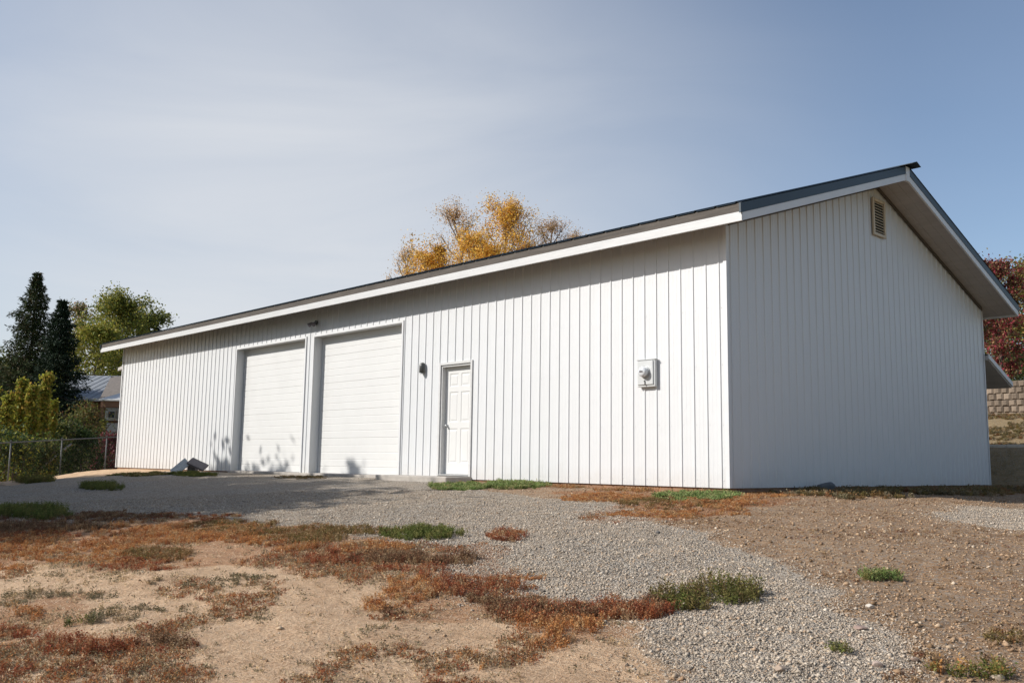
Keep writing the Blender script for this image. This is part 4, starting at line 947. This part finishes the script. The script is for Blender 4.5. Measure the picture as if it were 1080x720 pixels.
for i, (u_, v_, D_, R_, lab) in enumerate([(48,391,33,.62,'tallest yellow green sapling behind the fence, beneath the spruces'), (36,404,32,.5,'narrow yellow green sapling just left of the tallest one'), (24,397,32.5,.55,'yellow green sapling with an orange tinge midway between the left edge and the tallest sapling'), (10,414,31.5,.5,'short broad yellow green sapling close to the left edge'), (-6,405,31,.6,'yellow green sapling cut by the left edge behind the fence'), (57,420,33.5,.4,'lowest yellow green sapling, right of the tallest one')]):
    b, h = base_top(u_, v_, D_); deciduous('sapling', b, h, R_, YB, 30+i, lab, 'yellow green saplings behind the fence', 5000, .11, crown0=.08, shape='cone', clump=.38, nl=36, sub=5, upright=2.3)
def shrub(u, v, D, R, pal, seed, label, n=4200, size=.09, H=None):
    b, h = base_top(u, v, D)
    t = deciduous('shrub', b, H or max(h, .5), R, pal, seed, label, 'shrubs along the fence', n, size, crown0=.02, shape='round', clump=.5, nl=16, sub=5, trunk_r=.03, upright=.8); t['category'] = 'shrub'
DG = [(.045,.08,.02),(.07,.11,.03),(.03,.055,.015)]
shrub(15, 480, 28.5, 1.0, DG+YG[:1], 51, 'dark green shrub low behind the fence at the left edge')
shrub(60, 452, 34, 1.1, OL+DG, 52, 'dark olive shrub in front of the spruce trunks')
shrub(92, 432, 39, 1.2, OL+DKO[:2], 53, 'brown green shrub below the grey house roof')
shrub(88, 458, 34.5, .9, DG, 54, 'round dark green shrub left of the maroon one')
shrub(117, 462, 36, .8, [(.16,.03,.045),(.11,.03,.035),(.22,.06,.06),(.06,.06,.03)], 55, 'maroon leaved shrub beside the left end of the building')
shrub(112, 440, 40, .35, YG+DG, 56, 'small thin green shrub in front of the pale house wall', 700)
shrub(36, 483, 30.5, .9, DG+OL, 57, 'low green shrub under the yellow green saplings')
# autumn trees behind the roof
AT = 'autumn trees showing above the roof'
for nm, u_, v_, D_, R_, pal, n_, sz_, lab, bk, shp in [
    ('autumn_tree', 430, 258, 50, 1.7, PINK+GOLD[:1], 4500, .075, 'thin brownish twiggy tree at the left end of the autumn trees', 'palebark', 'round'),
    ('autumn_tree', 462, 249, 48, 1.3, DKO+GOLD[:2], 12000, .09, 'small dark russet pointed tree among the golden ones', 'bark', 'cone'),
    ('autumn_tree', 487, 212, 50, 2.3, PINK+GOLD[:1], 8500, .08, 'tall half bare tree with pinkish tan leaves left of the golden one', 'palebark', 'round'),
    ('autumn_tree', 533, 214, 48, 2.4, GOLD+GOLD+PINK[:1], 26000, .09, 'tallest dense golden orange tree above the middle of the roof', 'palebark', 'round'),
    ('autumn_tree', 502, 246, 46, 2.2, GOLD, 20000, .095, 'lower golden tree filling the gap under the half bare tree', 'palebark', 'round'),
    ('autumn_tree', 450, 264, 45, 1.9, GOLD, 14000, .09, 'low golden tree at the left, just over the roof line', 'palebark', 'round'),
    ('autumn_tree', 578, 227, 50, 2.0, PINK, 8500, .075, 'sparse pinkish twiggy tree right of the golden tree', 'palebark', 'round'),
    ('autumn_tree', 516, 262, 44, 1.9, GOLD, 16000, .09, 'low golden tree at the middle, only its top over the roof line', 'palebark', 'round'),
    ('autumn_tree', 555, 250, 47, 1.4, GOLD+PINK, 9000, .085, 'low pale golden tree between the dense golden and the pinkish one', 'palebark', 'round'),
    ('autumn_tree', 603, 238, 52, 1.7, PINK, 5500, .075, 'smallest sparse tree at the right end of the autumn trees', 'palebark', 'round')]:
    b, h = base_top(u_, v_, D_); deciduous(nm, b, h, R_, pal, int(u_), lab, AT, n_, sz_, bark=bk, shape=shp, crown0=.3, nl=30, sub=8, upright=1.0)
# right-hand trees on the terrace
b, h = base_top(1050, 278, 32.5); deciduous('broadleaf_tree', b, h, 1.05, REDL, 71, 'tree with dark red leaves past the right end of the building', 'trees on the right', 12000, .10, crown0=.1)
b, h = base_top(1086, 281, 37); deciduous('broadleaf_tree', b, h, 1.6, ORG+OL, 72, 'green and orange tree at the right edge behind the red one', 'trees on the right', 14000, .12, crown0=.08)
b, h = base_top(1062, 345, 41); deciduous('broadleaf_tree', b, h, 2.6, OL+DG, 73, 'lower dark green tree behind the red leaved one', 'trees on the right', 10000, .12, crown0=.02)
shrub(1072, 384, 34, .9, DG+OL[:1], 74, 'dark green shrub on top of the block retaining wall', 4200, .07)
shrub(1052, 390, 35, .8, OL+REDL[:1], 75, 'olive shrub on the retaining wall under the red leaves', 3600, .07)
shrub(1095, 392, 34, .9, YG, 76, 'yellow green shrub on the retaining wall at the right edge', 3600, .07)
# trees standing left of the photographer, whose shade falls across the gravel
for i, (tx, ty, tz, s_, R_) in enumerate([(-5.6,-4.9,-.35,11,2.6), (-7.4,-3.3,-.25,12,2.4), (-9.6,.0,.50,13.5,1.1), (-12.9,.0,.28,14,1.3), (-15.2,.0,.55,14,.9), (-10.6,-2.6,-.15,12.5,2.6), (-15.0,-2.8,-.2,13,2.8), (-17.8,-3.4,-.3,12,2.6), (-5.2,-7.2,-.6,9,2.2), (-9.5,-5.2,-.3,11,3.2), (-13.5,-4.2,-.3,11,3.2)]):
    bx, by = tx-.515*s_, ty-.857*s_; zb_ = float(terrain(bx, by, False)); top = tz+s_*.677
    t = deciduous('broadleaf_tree', (bx, by, zb_), top-zb_, R_*1.1, OL+YG[:1], 90+i, 'green tree left of the camera that shades the gravel', 'shade trees left of the camera', 3600 if i in (2, 3, 4) else 8500, .30, crown0=.10, shape='cone' if i in (2, 3, 4) else 'round', nl=26, clump=.5)
